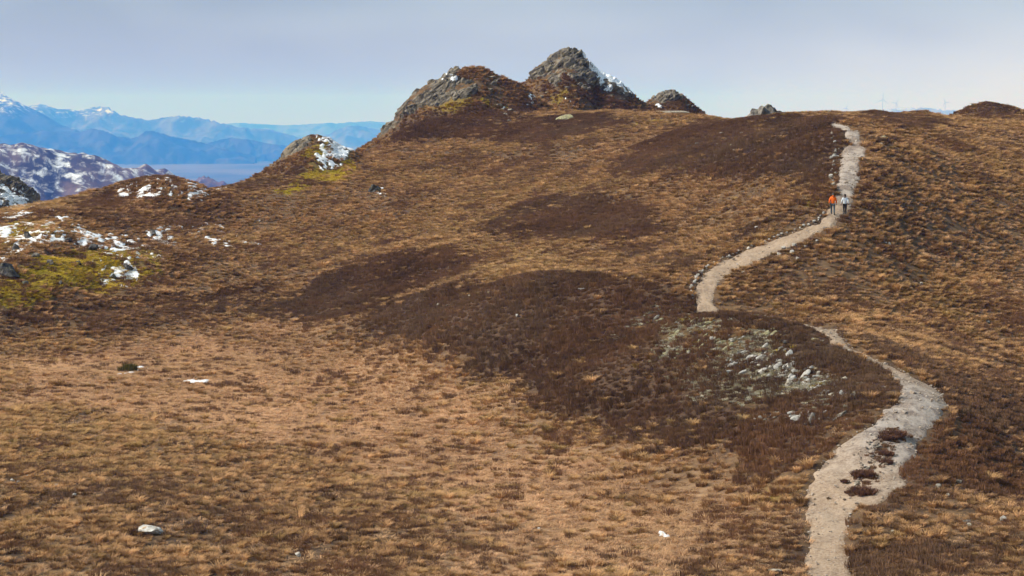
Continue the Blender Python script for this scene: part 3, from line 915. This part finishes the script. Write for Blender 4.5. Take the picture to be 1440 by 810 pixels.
# grass tussocks
x, y, u = jitter(0.54, seed=1)
hz, ba, mo = bil(HEATHER, x, y), bil(BASIN, x, y), bil(MOSS, x, y)
n = big(x, y); n2 = fbm(x * 0.4, y * 0.3, 131, 3)
p = (0.80 + 0.35 * n + 0.40 * n2) * (1 - 0.95 * smooth(0.3, 0.8, hz + 0.25 * n2)) * (1 - 0.88 * ba) * (1 - 0.85 * mo)
k = u < p * open_ground(x, y)
x, y, n, n2 = x[k], y[k], n[k], n2[k]
bigger = np.where(RNG.uniform(0, 1, len(x)) < 0.05, 1.4, 1.0)
scatter('grass_tussocks', 'orange brown dry grass tussocks covering the slopes', C_T, x, y, bigger * RNG.uniform(0.5, 1.08, len(x)) * (1 + 0.35 * np.clip(n2, -1, 1)),
        0.48 + 0.20 * n2 + 0.14 * n + RNG.normal(0, 0.24, len(x)), 0.10 + 0.25 * n + RNG.normal(0, 0.15, len(x)))
# pale bent grass of the basin
x, y, u = jitter(0.42, y1=300, seed=2)
hz, ba, mo = bil(HEATHER, x, y), bil(BASIN, x, y), bil(MOSS, x, y)
n = big(x, y); n2 = fbm(x * 0.30, y * 0.14, 141, 4)
k = u < (0.25 + 0.75 * ba) * (1 - 0.8 * mo) * (1.0 + 0.35 * n2) * (1 - smooth(0.3, 0.8, hz)) * open_ground(x, y)
x, y, n, n2, ba = x[k], y[k], n[k], n2[k], ba[k]
scatter('bent_grass', 'pale straw grass matted over the flat basin', C_B, x, y, RNG.uniform(0.65, 1.2, len(x)),
        0.52 + 0.28 * n2 + 0.18 * n + RNG.normal(0, 0.14, len(x)), 0.08 - 0.2 * n + RNG.normal(0, 0.10, len(x)))
# heather
x, y, u = jitter(0.44, seed=3)
hz, ba, mo = bil(HEATHER, x, y), bil(BASIN, x, y), bil(MOSS, x, y)
n = big(x + 40, y); n2 = fbm(x * 0.28, y * 0.16, 151, 4)
p = smooth(0.22, 0.78, hz + 0.24 * n2 + 0.16 * fbm(x * 0.9, y * 0.7, 157, 2)) * 0.98 + 0.75 * smooth(0.0, 0.45, n2 + 0.35 * n - 0.05) * (1 - 0.82 * ba) * (1 - hz) + 0.04 + 0.45 * hz
k = u < (p * (1 - 0.75 * mo) * (1 - 0.90 * bil(OUTC, x, y) * smooth(-0.30, 0.2, fbm(x * 0.5, y * 0.4, 166, 3))) + 0.6 * mo * smooth(0.05, 0.35, fbm(x * 0.33, y * 0.22, 155, 3))) * open_ground(x, y)
x, y, n, n2 = x[k], y[k], n[k], n2[k]
scatter('heather', 'dark brown winter heather in patches on the moor', C_H, x, y, RNG.uniform(0.5, 1.05, len(x)) * (1 + 0.35 * np.clip(fbm(x * 0.45, y * 0.35, 159, 3), -1, 1)),
        0.42 + 0.26 * n2 + 0.30 * n + RNG.normal(0, 0.18, len(x)), 0.08 + 0.30 * fbm(x * 0.11, y * 0.08, 161, 3) + RNG.normal(0, 0.12, len(x)))
# loose stones on the path
r6 = np.random.default_rng(66)
x = r6.uniform(_pb[0], _pb[1], 90000); y = r6.uniform(_pb[2], _pb[3], 90000)
dpt = bil(PD, x, y)
k = (dpt > 0.1) & (r6.uniform(0, 1, len(x)) < 0.18 + 0.60 * smooth(0.7, 0.15, dpt))
x, y = x[k], y[k]
scatter('loose_gravel', 'loose gravel stones strewn over the hill path', C_G, x, y, np.exp(r6.normal(-3.2, 0.55, len(x))),
        0.5 + r6.normal(0, 0.3, len(x)), r6.uniform(0, 1, len(x)), 0.0, HSURF)
# turf strip on the ridge inside the path
rp = poly_world([(1262, 602), (1252, 615), (1245, 640), (1222, 664), (1206, 698)])
t6 = r6.uniform(0, 3.999, 150); s6 = t6.astype(int)
x = rp[s6, 0] + (rp[s6 + 1, 0] - rp[s6, 0]) * (t6 - s6) + r6.normal(0, 0.30, 150)
y = rp[s6, 1] + (rp[s6 + 1, 1] - rp[s6, 1]) * (t6 - s6) + r6.normal(0, 0.35, 150)
scatter('turf', 'thin strip of low turf on the ridge inside the worn path', C_H, x, y, r6.uniform(0.18, 0.55, 150),
        0.5 + r6.normal(0, 0.2, 150), 0.3 + r6.normal(0, 0.3, 150), 0.06, HSURF)
# pale lichen crusts and bleached grass between the slabs
x, y, u = jitter(0.20, y1=190, seed=6)
oc = bil(OUTC, x, y)
k = (oc > 0.02) & (u < oc * smooth(-0.15, 0.35, fbm(x * 0.55, y * 0.45, 191, 3)) * 0.85)
x, y = x[k], y[k]
scatter('lichen', 'pale lichen and bleached grass between the slabs of the mound', C_L, x, y, RNG.uniform(0.35, 0.8, len(x)),
        0.5 + RNG.normal(0, 0.25, len(x)), 0.12 + RNG.normal(0, 0.3, len(x)), 0.0)
# mossy yellow grass
x, y, u = jitter(0.33, seed=4)
mo = bil(MOSS, x, y)
k = u < (smooth(0.15, 0.9, mo + 0.3 * fbm(x * 0.4, y * 0.4, 171, 3) * (mo > 0.02)) * 0.95) * open_ground(x, y)
x, y = x[k], y[k]
scatter('mossy_grass', 'yellow green mossy grass round the rocks and snow', C_M, x, y, RNG.uniform(0.6, 1.2, len(x)),
        0.5 + RNG.normal(0, 0.2, len(x)), 0.12 + 0.5 * fbm(x * 0.2, y * 0.2, 181, 3))


def stand(x, y): return float(bil(HSURF, x, y)) - 0.05 if bil(PD, x, y) > 0.15 else float(bil(HG, x, y))
def rock(name, px, py, w, d, h, mat, label=None, cat='rock', group=None, shape='stone', rz=0.0, tilt=(0, 0), sink=0.3, xy=None, parent=None):
    """a stone of width w, depth d, height h metres, bedded in the ground"""
    x, y = xy if xy else ground(px, py)
    o = link(name, rock_mesh(shape, random.randrange(6), mat), parent)
    if cat == 'rock' and shape == 'stone': w, d, h = w * 0.78, d * 0.78, h * 0.72
    o.scale = (w / 1.5, d / 1.5, h / 1.0)
    o.rotation_euler = (tilt[0], tilt[1], rz)
    o.location = (x, y, stand(x, y) + h * (0.5 - sink))
    if parent:
        o.location = Vector(o.location) - parent.location
    else:
        tag(o, label, cat, group)
    return o

rock('boulder', 529, 270, 1.7, 1.3, 1.1, 'dark', 'dark boulder with white snow against it in open moor grass below the knoll', shape='boulder', rz=0.4)
rock('boulder', 217, 751, 1.15, 0.9, 0.6, 'orange_lichen', 'pale boulder patched with orange lichen in the foreground grass', shape='boulder', rz=0.3, sink=0.22)
rock('boulder', 14, 387, 2.3, 2.0, 1.1, 'dark', 'dark mossy rock at the edge of snowy ground', shape='boulder', rz=0.2, tilt=(0, 0.3))
rock('flat_stone', 1084, 806, 0.75, 0.5, 0.22, 'pale', 'flat grey stone beside the start of gravel path', shape='slab', sink=0.15)
rock('stone', 420, 784, 0.34, 0.3, 0.5, 'white', 'small upright white stone in the foreground grass', rz=0.5, tilt=(0, -0.5), sink=0.2)
rock('stone', 758, 745, 0.24, 0.24, 0.22, 'white', 'lone small white stone in the middle of foreground grass', sink=0.15)
rock('stone', 176, 664, 0.30, 0.25, 0.22, 'white', 'small white stone with a rusty side, alone in the basin grass', sink=0.15)
rock('rock_slab', 793, 170, 3.0, 2.0, 0.9, 'lichen', 'yellowish rock slab cropping out of heather below the peak', shape='slab', rz=0.3, tilt=(0.35, -0.2), sink=0.35)
rock('rock_slab', 934, 160, 6.2, 2.6, 0.7, 'pale', 'long low pale slab lying in grass below the small crag', shape='slab', rz=-0.25, tilt=(0.12, 0), sink=0.2)
rock('stone', 1243, 196, 0.7, 0.5, 0.5, 'pale', 'grey stone on the bank above the path bend', sink=0.2)
rock('stone', 1239, 207, 0.5, 0.45, 0.5, 'white', 'white stone on the dark bank beside upper path', sink=0.1)
rock('stone', 1046, 386, 0.5, 0.4, 0.35, 'pale', 'pale stone on the inside of the path bend', sink=0.2)
rock('stone', 819, 412, 1.0, 0.5, 0.25, 'white', 'long white stone on top of the heather mound', rz=0.2, sink=0.1)
rock('stone', 727, 450, 0.3, 0.3, 0.5, 'white', 'small white stone standing on the heather mound slope', sink=0.15)
for px, py, w in ((617, 432, 0.7), (631, 434, 0.5), (688, 416, 0.45), (663, 420, 0.8)):
    rock('stone', px, py, w, 0.5, 0.3, 'pale', 'pale lichened stone low on the left end of heather mound', group='stones at the end of the heather mound', rz=random.uniform(-1, 1), sink=0.1)
for px, py, w in ((1102, 352, 0.5), (1117, 347, 0.55), (1113, 358, 0.5), (1121, 366, 0.4), (1095, 361, 0.5), (1132, 350, 0.3), (1149, 341, 0.3)):
    rock('stone', px, py, w, w * 0.8, w * 0.8, 'white', 'white stone on the bank below the middle bend of the path', group='stones below the path bend', rz=random.uniform(-1, 1), sink=0.1)
for px, py, w in ((18, 679, 0.4), (26, 680, 0.28), (40, 672, 0.34), (79, 686, 0.3), (105, 700, 0.32), (155, 703, 0.22)):
    rock('stone', px, py, w, w * 0.8, w * 0.7, 'white', 'little white stone among mixed heather and grass in the foreground', group='white stones in the foreground heather', rz=random.uniform(-1, 1), sink=0.1)
for px, py, w, lab in ((1318, 690, 0.5, 'larger grey stone topmost of the cluster in heather beside the lower path'), (1332, 700, 0.35, 'small stone below the topmost one in heather beside the lower path'),
        (1347, 682, 0.4, 'pale stone at the upper outer end of the cluster beside the lower path'), (1338, 676, 0.3, 'highest small stone in the heather across from the path ridge'),
        (1321, 726, 0.3, 'lone stone at the lower edge of dark heather near the path fork'), (1256, 751, 0.3, 'small stone in mixed grass nearest to the lower path'),
        (1358, 737, 0.45, 'bright stone leading the tight pair in the foreground heather'), (1363, 742, 0.4, 'second stone of the tight pair in the foreground heather'),
        (1352, 733, 0.25, 'smallest stone just above the tight pair in foreground heather'), (1412, 734, 0.5, 'pale flat stone outermost of those in the foreground heather')):
    rock('stone', px, py, w, w * 0.8, w * 0.7, random.choice(('white', 'pale')), lab, group='stones in the heather beside the lower path', rz=random.uniform(-1, 1), sink=0.05)
for px, py, lab in ((1385, 205, 'tiny white stone high on the far grass slope beyond the dark strip'), (1413, 210, 'outermost white speck of stone high on the far grass slope'), (1397, 233, 'tiny white stone below the highest pair on the far grass slope'),
        (1064, 324, 'tiny white stone in grass above the middle of the path bend'), (1246, 343, 'white stone in tussocks level with the path bend, beyond its bank'), (1250, 346, 'smaller white stone touching its twin in tussocks beyond the bank'),
        (1296, 401, 'tiny stone in tussocks across the slope from the bend end'), (1385, 520, 'tiny white stone near the grey heather above the path turn'), (1420, 560, 'tiny stone in the grey heather beside the path turn'),
        (985, 250, 'tiny stone at the lower edge of the broad upper heather slope'), (365, 312, 'tiny white stone in moor grass past the last snow patch'), (1390, 455, 'tiny stone alone among big tussocks of the near slope'), (1425, 540, 'tiny stone at the edge of the grey heather by the frame')):
    w = random.uniform(0.25, 0.45)
    rock('stone', px, py, w, w, w * 0.8, 'white', lab, group='stones scattered over the hillside', rz=random.uniform(-1, 1), sink=0.0)
for px, py, w in ((22, 352, .8), (48, 362, .7), (95, 340, .6), (130, 352, .7), (160, 392, .6), (180, 380, .8), (70, 372, .6), (110, 372, .5), (215, 330, .6), (40, 335, .7), (35, 400, .5), (85, 400, .45)):
    rock('boulder', px, py, w * 1.3, w, w * 0.9, random.choice(('dark', 'tor')), 'dark weathered rock half buried among snow and moss', group='rocks in the snowy mossy corner', shape='boulder', rz=random.uniform(-3, 3), sink=0.2)
for px, py in ((1000, 195), (1032, 215), (1015, 190), (980, 205), (1003, 202), (1010, 206), (1022, 199), (1035, 196), (1028, 207), (995, 212), (1044, 190)):
    rock('stone', px, py, 0.6, 0.5, 0.3, 'pale', 'pale flat stone in the broad heather slope above the path', group='stones in the upper heather slope', rz=random.uniform(-1, 1), sink=0.1)
for px, py, w, lab in ((703, 150, 1.5, 'largest pale stone on the neck below the broad rounded crag'), (718, 158, 1.2, 'pale stone lowest in the tight group below the broad rounded crag'), (711, 163, 0.9, 'small pale stone under the group below the broad rounded crag'),
        (725, 160, 0.8, 'pale stone on the peak side of the group below the broad rounded crag'), (706, 156, 0.9, 'pale stone in the middle of the group below the broad rounded crag'), (716, 172, 0.8, 'lone pale stone in heather under the neck'),
        (690, 128, 1.3, 'pale stone in heather high on the broad rounded crag'), (693, 111, 1.2, 'pale stone near the top of the broad rounded crag heather'), (762, 137, 1.0, 'pale stone by the snow scrap between the two tops'),
        (770, 133, 0.8, 'small pale stone nearest the foot of the peak'), (797, 126, 0.9, 'white stone on the mossy patch under the peak')):
    rock('stone', px, py, w, w * .8, w * .6, 'pale', lab, group='stones below the rocky tops', rz=random.uniform(-1, 1), sink=0.2)

# rows of kerb stones beside the upper path
def walk(P, step):
    out = []
    for a, b in zip(P[:-1], P[1:]):
        L = math.hypot(*(b - a)); n_ = max(1, int(L / step))
        out += [tuple(a + (b - a) * (i / n_)) for i in range(n_)]
    return out
row = walk(poly_world([(976, 421), (972, 408), (981, 389), (1000, 372), (1040, 354), (1100, 331), (1150, 311), (1163, 300)]), 0.42)
for x, y in row:
    if random.random() < 0.15: continue
    w = random.uniform(0.13, 0.27)
    x += random.gauss(-0.02, 0.06); y += random.gauss(0.05, 0.12)
    o = rock('kerb_stone', 0, 0, w, w * random.uniform(.7, 1), w * .8, 'kerb', 'small pale stone in the row along the outer edge of the path bend', 'stone', 'kerb stones along the path bend', rz=random.uniform(-3, 3), sink=0.0, xy=(x, y))
    o.location.z = max(o.location.z, float(bil(HSURF, x, y)) + w * 0.22)
row = walk(poly_world([(1171, 268), (1172, 250), (1174, 235), (1175, 222), (1177, 212), (1176, 204), (1173, 196), (1178, 189)]), 0.6)
for x, y in row:
    if random.random() < 0.2: continue
    w = random.uniform(0.18, 0.40)
    x += random.gauss(-0.1, 0.22); y += random.gauss(0, 0.3)
    rock('bank_stone', 0, 0, w, w * .8, w * .8, random.choice(('white', 'pale')), 'pale stone in the loose row left of the upper path', 'stone', 'stones along the upper path', rz=random.uniform(-3, 3), sink=0.0, xy=(x, y))

# outcrop of slabs on the near mound
def outcrop(name, label, spots, px0, n_, size, mat=('pale', 'white', 'tor', 'white'), lean=(0.45, -0.25)):
    cx, cy = ground(*px0)
    root = empty(name, (cx, cy, stand(cx, cy)))
    tag(root, label, 'rock outcrop')
    for i in range(n_):
        (a, b, ra, rb) = random.choice(spots)
        for _t in range(20):
            u, v = random.gauss(0, 0.5), random.gauss(0, 0.5)
            if u * u + v * v < 1.1: break
        px, py = a + ra * u, b + rb * v
        x, y = ground(px, py)
        L = size * random.choice((0.35, 0.4, 0.5, 0.5, 0.6, 0.7, 0.8, 1.0, 1.5))
        rock('slab', 0, 0, L, L * random.uniform(0.25, 0.5), L * random.uniform(0.10, 0.20) + 0.07, random.choice(mat), shape='slab', rz=R(random.gauss(48, 20)),
             tilt=(random.gauss(lean[0], 0.22), random.gauss(lean[1], 0.2)), sink=0.1, xy=(x, y), parent=root)
    return root
outcrop('rock_outcrop', 'tilted grey rock slabs breaking through the heather mound beside the lower path', [(1065, 512, 36, 20), (1080, 515, 70, 28), (1120, 540, 70, 26), (1140, 535, 46, 18), (1085, 520, 50, 22), (1165, 555, 44, 18), (1130, 592, 70, 10), (1040, 500, 70, 24)], (1110, 540), 296, 0.66)
outcrop('rock_outcrop', 'scattered yellowish lichened slabs at the top of the heather mound', [(930, 460, 45, 16), (945, 465, 40, 18), (985, 455, 25, 12), (1000, 490, 60, 14), (945, 500, 30, 9), (1080, 475, 30, 8)], (950, 470), 240, 0.45, ('pale', 'lichen', 'lichen'))
outcrop('rock_outcrop', 'low broken rock ridge in the middle of the worn gravel path', [(1222, 640, 16, 14), (1232, 625, 14, 10), (1240, 650, 14, 10), (1215, 655, 12, 12), (1205, 672, 8, 12)], (1225, 645), 90, 0.36, ('path_rock', 'path_rock', 'pale', 'path_rock'), (0.2, -0.1))

# tor on the skyline
tx, ty = ground(1079, 162)
tor = tag(empty('rock_tor', (tx, ty, stand(tx, ty))), 'small pile of grey boulders on the skyline above the heather slope', 'rock outcrop')
for (dx, dy, zz, w, h) in ((-1.5, 0, 0.2, 1.4, 1.0), (-0.5, -0.3, 0.35, 1.6, 1.4), (0.6, -0.2, 0.4, 1.5, 1.5), (1.5, 0, 0.1, 1.3, 0.8), (0.0, 0.4, 0.9, 1.7, 1.1), (0.8, 0.3, 0.85, 1.2, 0.9), (-0.9, 0.3, 0.7, 1.2, 0.8), (-2.1, 0.2, -0.1, 1.1, 0.7), (2.1, 0.1, -0.1, 1.0, 0.6), (0.1, -0.8, 0.1, 1.1, 0.8), (1.0, -0.8, 0.1, 0.9, 0.6), (-0.9, -0.8, 0.05, 0.9, 0.6)):
    o = link('boulder', rock_mesh('boulder', random.randrange(6), 'tor'), tor)
    o.scale = (w / 1.35, w / 1.5, h / 1.0); o.location = (dx, dy, zz * 0.75 - 0.12); o.rotation_euler = (random.gauss(0, .2), random.gauss(0, .2), random.uniform(-3, 3))

# ------------------------------------------------------------------ heather bushes left standing in the path, and one green shrub
def bush(name, px, py, w, h, mat, label, cat, group=None, n_=700, seed=0):
    x, y = ground(px, py)
    V, F, T = [], [], []
    r_ = random.Random(seed)
    for q in range(9):
        a, b = (0.0, 0.0) if q == 0 else (r_.uniform(0, 6.283), r_.uniform(0.35, 0.75))
        v, f, t = blades(n_ // 7, 0.55, 0.5, 0.60 - 0.30 * b, 0.085, 0.3, seed * 10 + q, upright=0.5, segs=1)
        F += [tuple(i + len(V) for i in ff) for ff in f]
        V += [(x_ + b * math.cos(a), y_ + b * math.sin(a), z_) for x_, y_, z_ in v]; T += t
    o = link(name, mesh_np(name, V, F, M[mat], True, {'blade': T}))
    o.scale = (w, w * 0.8, h / 0.6)
    o.location = (x, y, float(bil(HSURF, x, y)) - 0.05)
    return tag(o, label, cat, group)
for i, (px, py, w, h, lab) in enumerate((
    (1258, 610, 0.85, 0.36, 'dark heather clump at the upper end of the ridge inside the path'),
    (1249, 619, 0.62, 0.32, 'heather clump just below the uppermost one on the path ridge'),
    (1245, 639, 0.50, 0.28, 'small round heather clump in the middle of the path ridge'),
    (1247, 651, 0.42, 0.26, 'straggly heather clump on grey stones in the path ridge'),
    (1217, 667, 0.78, 0.36, 'broad heather clump on the lower path ridge, above the lowest one'),
    (1213, 693, 0.82, 0.42, 'large lowest heather clump where the path divides'),
    (1188, 678, 0.25, 0.18, 'tiny heather tuft on bare gravel left of the path ridge'),
    (1193, 694, 0.22, 0.18, 'tiny heather tuft on gravel beside the lowest heather clump'))):
    bush('heather_bush', px, py, w, h, 'bush', lab, 'heather', 'heather clumps standing in the path', seed=500 + i)
bush('shrub', 181, 524, 0.85, 0.85, 'green_bush', 'small dark green shrub next to a snow scrap in the basin', 'shrub', seed=520)

# a scrap of snow by the shrub and one against the dark boulder: part of the lying snow
# ------------------------------------------------------------------ walkers
def skin_mesh(name, chain, mat, parent=None, sub=2):
    """chain: {key: (x, y, z, radius, parent key)} grown into one smooth surface"""
    bm = bmesh.new(); lay = bm.verts.layers.skin.verify(); vs = {}
    for k_, (x, y, z, r_, p_) in chain.items():
        v = bm.verts.new((x, y, z)); vs[k_] = v
        v[lay].radius = (r_, r_) if not isinstance(r_, tuple) else r_
        v[lay].use_root = p_ is None
        if p_ is not None: bm.edges.new((vs[p_], v))
    me = bpy.data.meshes.new(name); bm.to_mesh(me); bm.free()
    o = bpy.data.objects.new(name, me); COL.objects.link(o)
    o.modifiers.new('skin', 'SKIN'); s = o.modifiers.new('sub', 'SUBSURF'); s.levels = sub; s.render_levels = sub
    dg = bpy.context.evaluated_depsgraph_get()
    out = bpy.data.meshes.new_from_object(o.evaluated_get(dg))
    bpy.data.objects.remove(o)
    out.name = name; out.materials.clear(); out.materials.append(M[mat])
    for p in out.polygons: p.use_smooth = True
    return link(name, out, parent)

def walker(px, py, height_, heading, label, coat, legs, hair_mat, glove, stride, swing, hood, hair_long):
    x, y = ground(px, py)
    hx = 0.10
    A = {}
    A['hip'] = (0, 0, 0.94, (0.13, 0.10), None)
    A['waist'] = (0, 0.0, 1.10, (0.125, 0.095), 'hip')
    A['chest'] = (0, 0.0, 1.32, (0.15, 0.11), 'waist')
    A['neckb'] = (0, 0.0, 1.47, (0.075, 0.07), 'chest')
    A['neck'] = (0, 0.015, 1.53, (0.055, 0.055), 'neckb')
    A['head1'] = (0, 0.03, 1.60, (0.072, 0.085), 'neck')
    A['head2'] = (0, 0.025, 1.69, (0.078, 0.09), 'head1')
    A['crown'] = (0, 0.02, 1.745, (0.05, 0.06), 'head2')
    A['nose'] = (0, 0.135, 1.635, (0.013, 0.013), 'head1')
    arms, legsd = {}, {}
    for s, n in ((-1, 'l'), (1, 'r')):
        sw = swing * s
        A['ear' + n] = (s * 0.088, 0.02, 1.655, (0.012, 0.02), 'head1')
        A['sh' + n] = (s * 0.18, 0, 1.42, 0.07, 'chest')
        A['el' + n] = (s * 0.27, -0.05 + sw * 0.5, 1.16, 0.047, 'sh' + n)
        A['wr' + n] = (s * 0.29, 0.05 + sw, 0.93, 0.033, 'el' + n)
        A['pa' + n] = (s * 0.29, 0.07 + sw, 0.86, (0.022, 0.036), 'wr' + n)
        for f in range(4):
            yy = 0.045 + f * 0.019 + sw
            A['fa%d%s' % (f, n)] = (s * 0.287, yy, 0.80, 0.009, 'pa' + n)
            A['fb%d%s' % (f, n)] = (s * 0.272, yy + 0.006, 0.765 + abs(f - 1.7) * 0.008, 0.008, 'fa%d%s' % (f, n))
        A['th' + n] = (s * 0.272, 0.125 + sw, 0.83, 0.010, 'pa' + n)
        st_ = stride * -s
        A['le' + n] = (s * hx, 0.01, 0.88, 0.095, 'hip')
        A['kn' + n] = (s * (hx + .01), 0.04 + st_ * 0.55, 0.50, 0.062, 'le' + n)
        A['an' + n] = (s * (hx + .01), -0.03 + st_, 0.10 + (0.05 if st_ < 0 else 0.0), 0.042, 'kn' + n)
        A['to' + n] = (s * (hx + .03), 0.13 + st_, 0.035, 0.035, 'an' + n)
    body = skin_mesh('person', A, 'skin')
    k_ = height_ / 1.80
    body.scale = (k_, k_, k_); body.rotation_euler = (0, 0, heading)
    body.location = (x, y, float(bil(HSURF, x, y)) - 0.02)
    tag(body, label, 'person')
    J = {'hem': (0, 0, 0.86, (0.185, 0.15), None), 'w': (0, 0, 1.06, (0.175, 0.135), 'hem'), 'c': (0, 0, 1.30, (0.185, 0.14), 'w'), 'nk': (0, 0.0, 1.47, (0.105, 0.095), 'c'), 'co': (0, 0.01, 1.54, (0.085, 0.08), 'nk')}
    for s, n in ((-1, 'l'), (1, 'r')):
        for a, b, r_ in (('sh', 'c', 0.092), ('el', 'sh' + n, 0.068), ('wr', 'el' + n, 0.052)):
            q = A[a + n]; J[a + n] = (q[0], q[1], q[2] + (0.02 if a == 'wr' else 0), r_, b)
    skin_mesh('jacket', J, coat, body)
    T_ = {'h': (0, 0, 0.96, (0.15, 0.12), None)}
    for s, n in ((-1, 'l'), (1, 'r')):
        for a, b, r_ in (('le', 'h', 0.112), ('kn', 'le' + n, 0.080), ('an', 'kn' + n, 0.066)):
            q = A[a + n]; T_[a + n] = (q[0], q[1], q[2], r_, b)
    skin_mesh('trousers', T_, legs, body)
    for s, n in ((-1, 'l'), (1, 'r')):
        q, w = A['an' + n], A['to' + n]
        skin_mesh('boot', {'a': (q[0], q[1], q[2] + 0.04, 0.055, None), 'b': (q[0], q[1] - 0.01, q[2] - 0.045, 0.055, 'a'), 'c': (w[0], w[1], w[2] + 0.01, 0.05, 'b')}, 'boot', body)
        if glove:
            q = A['pa' + n]
            skin_mesh('glove', {'a': (q[0], q[1] - .01, q[2] + 0.06, 0.045, None), 'b': (q[0], q[1], q[2] - 0.02, (0.036, 0.05), 'a'), 'c': (q[0] - s * .01, q[1], q[2] - 0.085, (0.025, 0.04), 'b'), 'd': (q[0], q[1] + .065, q[2] - .03, 0.018, 'b')}, glove, body)
    H_ = {'a': (0, 0.0, 1.685, (0.092, 0.10), None), 'b': (0, -0.005, 1.75, (0.062, 0.075), 'a'), 'c': (0, -0.035, 1.62, (0.075, 0.06), 'a')}
    if hair_long: H_['d'] = (0, -0.10, 1.60, 0.03, 'c'); H_['e'] = (0, -0.115, 1.47, 0.022, 'd')
    skin_mesh('hair', H_, hair_mat, body)
    if hood:
        skin_mesh('hood', {'a': (0, -0.09, 1.48, (0.10, 0.06), None), 'b': (0, -0.115, 1.56, (0.085, 0.045), 'a'), 'c': (0, -0.10, 1.61, (0.06, 0.03), 'b')}, coat, body)
walker(1171, 303, 1.84, R(-6), 'person in a bright orange hooded jacket and grey trousers walking along the path', 'orange_coat', 'grey_cloth', 'hair_grey', 'skin_glove', 0.20, 0.10, True, False)
walker(1188, 302, 1.72, R(4), 'person in a pale grey white jacket, black leggings and dark gloves on the path', 'white_coat', 'black_cloth', 'hair_dark', 'black_cloth', -0.17, -0.12, False, True)

# ------------------------------------------------------------------ wind turbines far off
def turbine(px, py_base, py_hub, d, rot, label):
    d = d * FAR
    x, y, zb = at(px, py_base, d); zh = at(px, py_hub, d)[2]
    root = tag(empty('wind_turbine', (x, y, zb)), label, 'wind turbine', 'wind turbines on the far hill')
    Hh = zh - zb
    def lathe(name, prof, mat, axis='z'):
        V, F, n_ = [], [], 10
        for (r_, z_) in prof:
            for i in range(n_):
                a = 2 * math.pi * i / n_
                V.append((r_ * math.cos(a), r_ * math.sin(a), z_) if axis == 'z' else (r_ * math.cos(a), z_, r_ * math.sin(a)))
        for j in range(len(prof) - 1):
            for i in range(n_):
                F.append((j * n_ + i, j * n_ + (i + 1) % n_, (j + 1) * n_ + (i + 1) % n_, (j + 1) * n_ + i))
        return link(name, mesh_np(name, V, F, M[mat]), root)
    lathe('tower', [(4.4, -60), (4.0, 0), (2.6, Hh)], 'turbine')
    na_ = lathe('nacelle', [(0.1, -9.0), (3.6, -8.6), (4.2, 0), (3.7, 11.0), (0.1, 12.0)], 'turbine', 'y'); na_.location = (0, 0, Hh + 1.0)
    hb = lathe('hub', [(0.1, -14), (2.7, -12), (3.3, -9.0)], 'turbine', 'y'); hb.location = (0, 0, Hh + 1.0)
    L_ = Hh * 0.55
    for b in range(3):
        V = []
        for u, w in ((0.03, 2.6), (0.2, 6.5), (0.6, 4.2), (1.0, 1.4)):
            V += [(-w / 2, -0.6, u * L_), (w / 2, -0.6, u * L_), (w / 2, 0.6, u * L_), (-w / 2, 0.6, u * L_)]
        F = []
        for j in range(3):
            for i in range(4):
                F.append((4*j + i, 4*j + (i + 1) % 4, 4*j + 4 + (i + 1) % 4, 4*j + 4 + i))
        o = link('blade', mesh_np('blade', V, F, M['turbine'], False), root)
        o.location = (0, -11.0, Hh + 1.0); o.rotation_euler = (0, R(rot + 120 * b), 0)
turbine(1241, 158, 140, 9600, 5, 'tallest white wind turbine on the far hill, nearest the path')
turbine(1260, 159, 145, 9700, 35, 'white wind turbine standing between two others on the far hill')
turbine(1329, 158, 144, 9700, -25, 'white wind turbine alone behind the low dark knolls')
turbine(1190, 162, 152, 9800, 15, 'very faint small wind turbine just behind the skyline grass by the path')

# ------------------------------------------------------------------ haze
bm = bmesh.new()
bmesh.ops.create_cube(bm, size=1.0)
me = bpy.data.meshes.new('haze'); bm.to_mesh(me); bm.free()
hz = link('haze', me)
zlo, zhi = min(float(TZ.min()), VALLEY - 10) - 2.0, 400.0
hz.scale = (54000 * FAR, 36500 * FAR, zhi - zlo); hz.location = (0, 8500 * FAR, (zlo + zhi) / 2)
hm = bpy.data.materials.new('haze_air'); hm.use_nodes = True
hn, hl = hm.node_tree.nodes, hm.node_tree.links
hn.clear()
ho = hn.new('ShaderNodeOutputMaterial'); hv = hn.new('ShaderNodeVolumePrincipled')
hv.inputs['Color'].default_value = (0.055, 0.25, 0.92, 1)
hv.inputs['Absorption Color'].default_value = (1, 1, 1, 1)
hv.inputs['Density'].default_value = 0.00023 / FAR
hv.inputs['Anisotropy'].default_value = 0.0
hl.new(hv.outputs[0], ho.inputs['Volume'])
me.materials.append(hm)
tag(hz, kind='stuff')
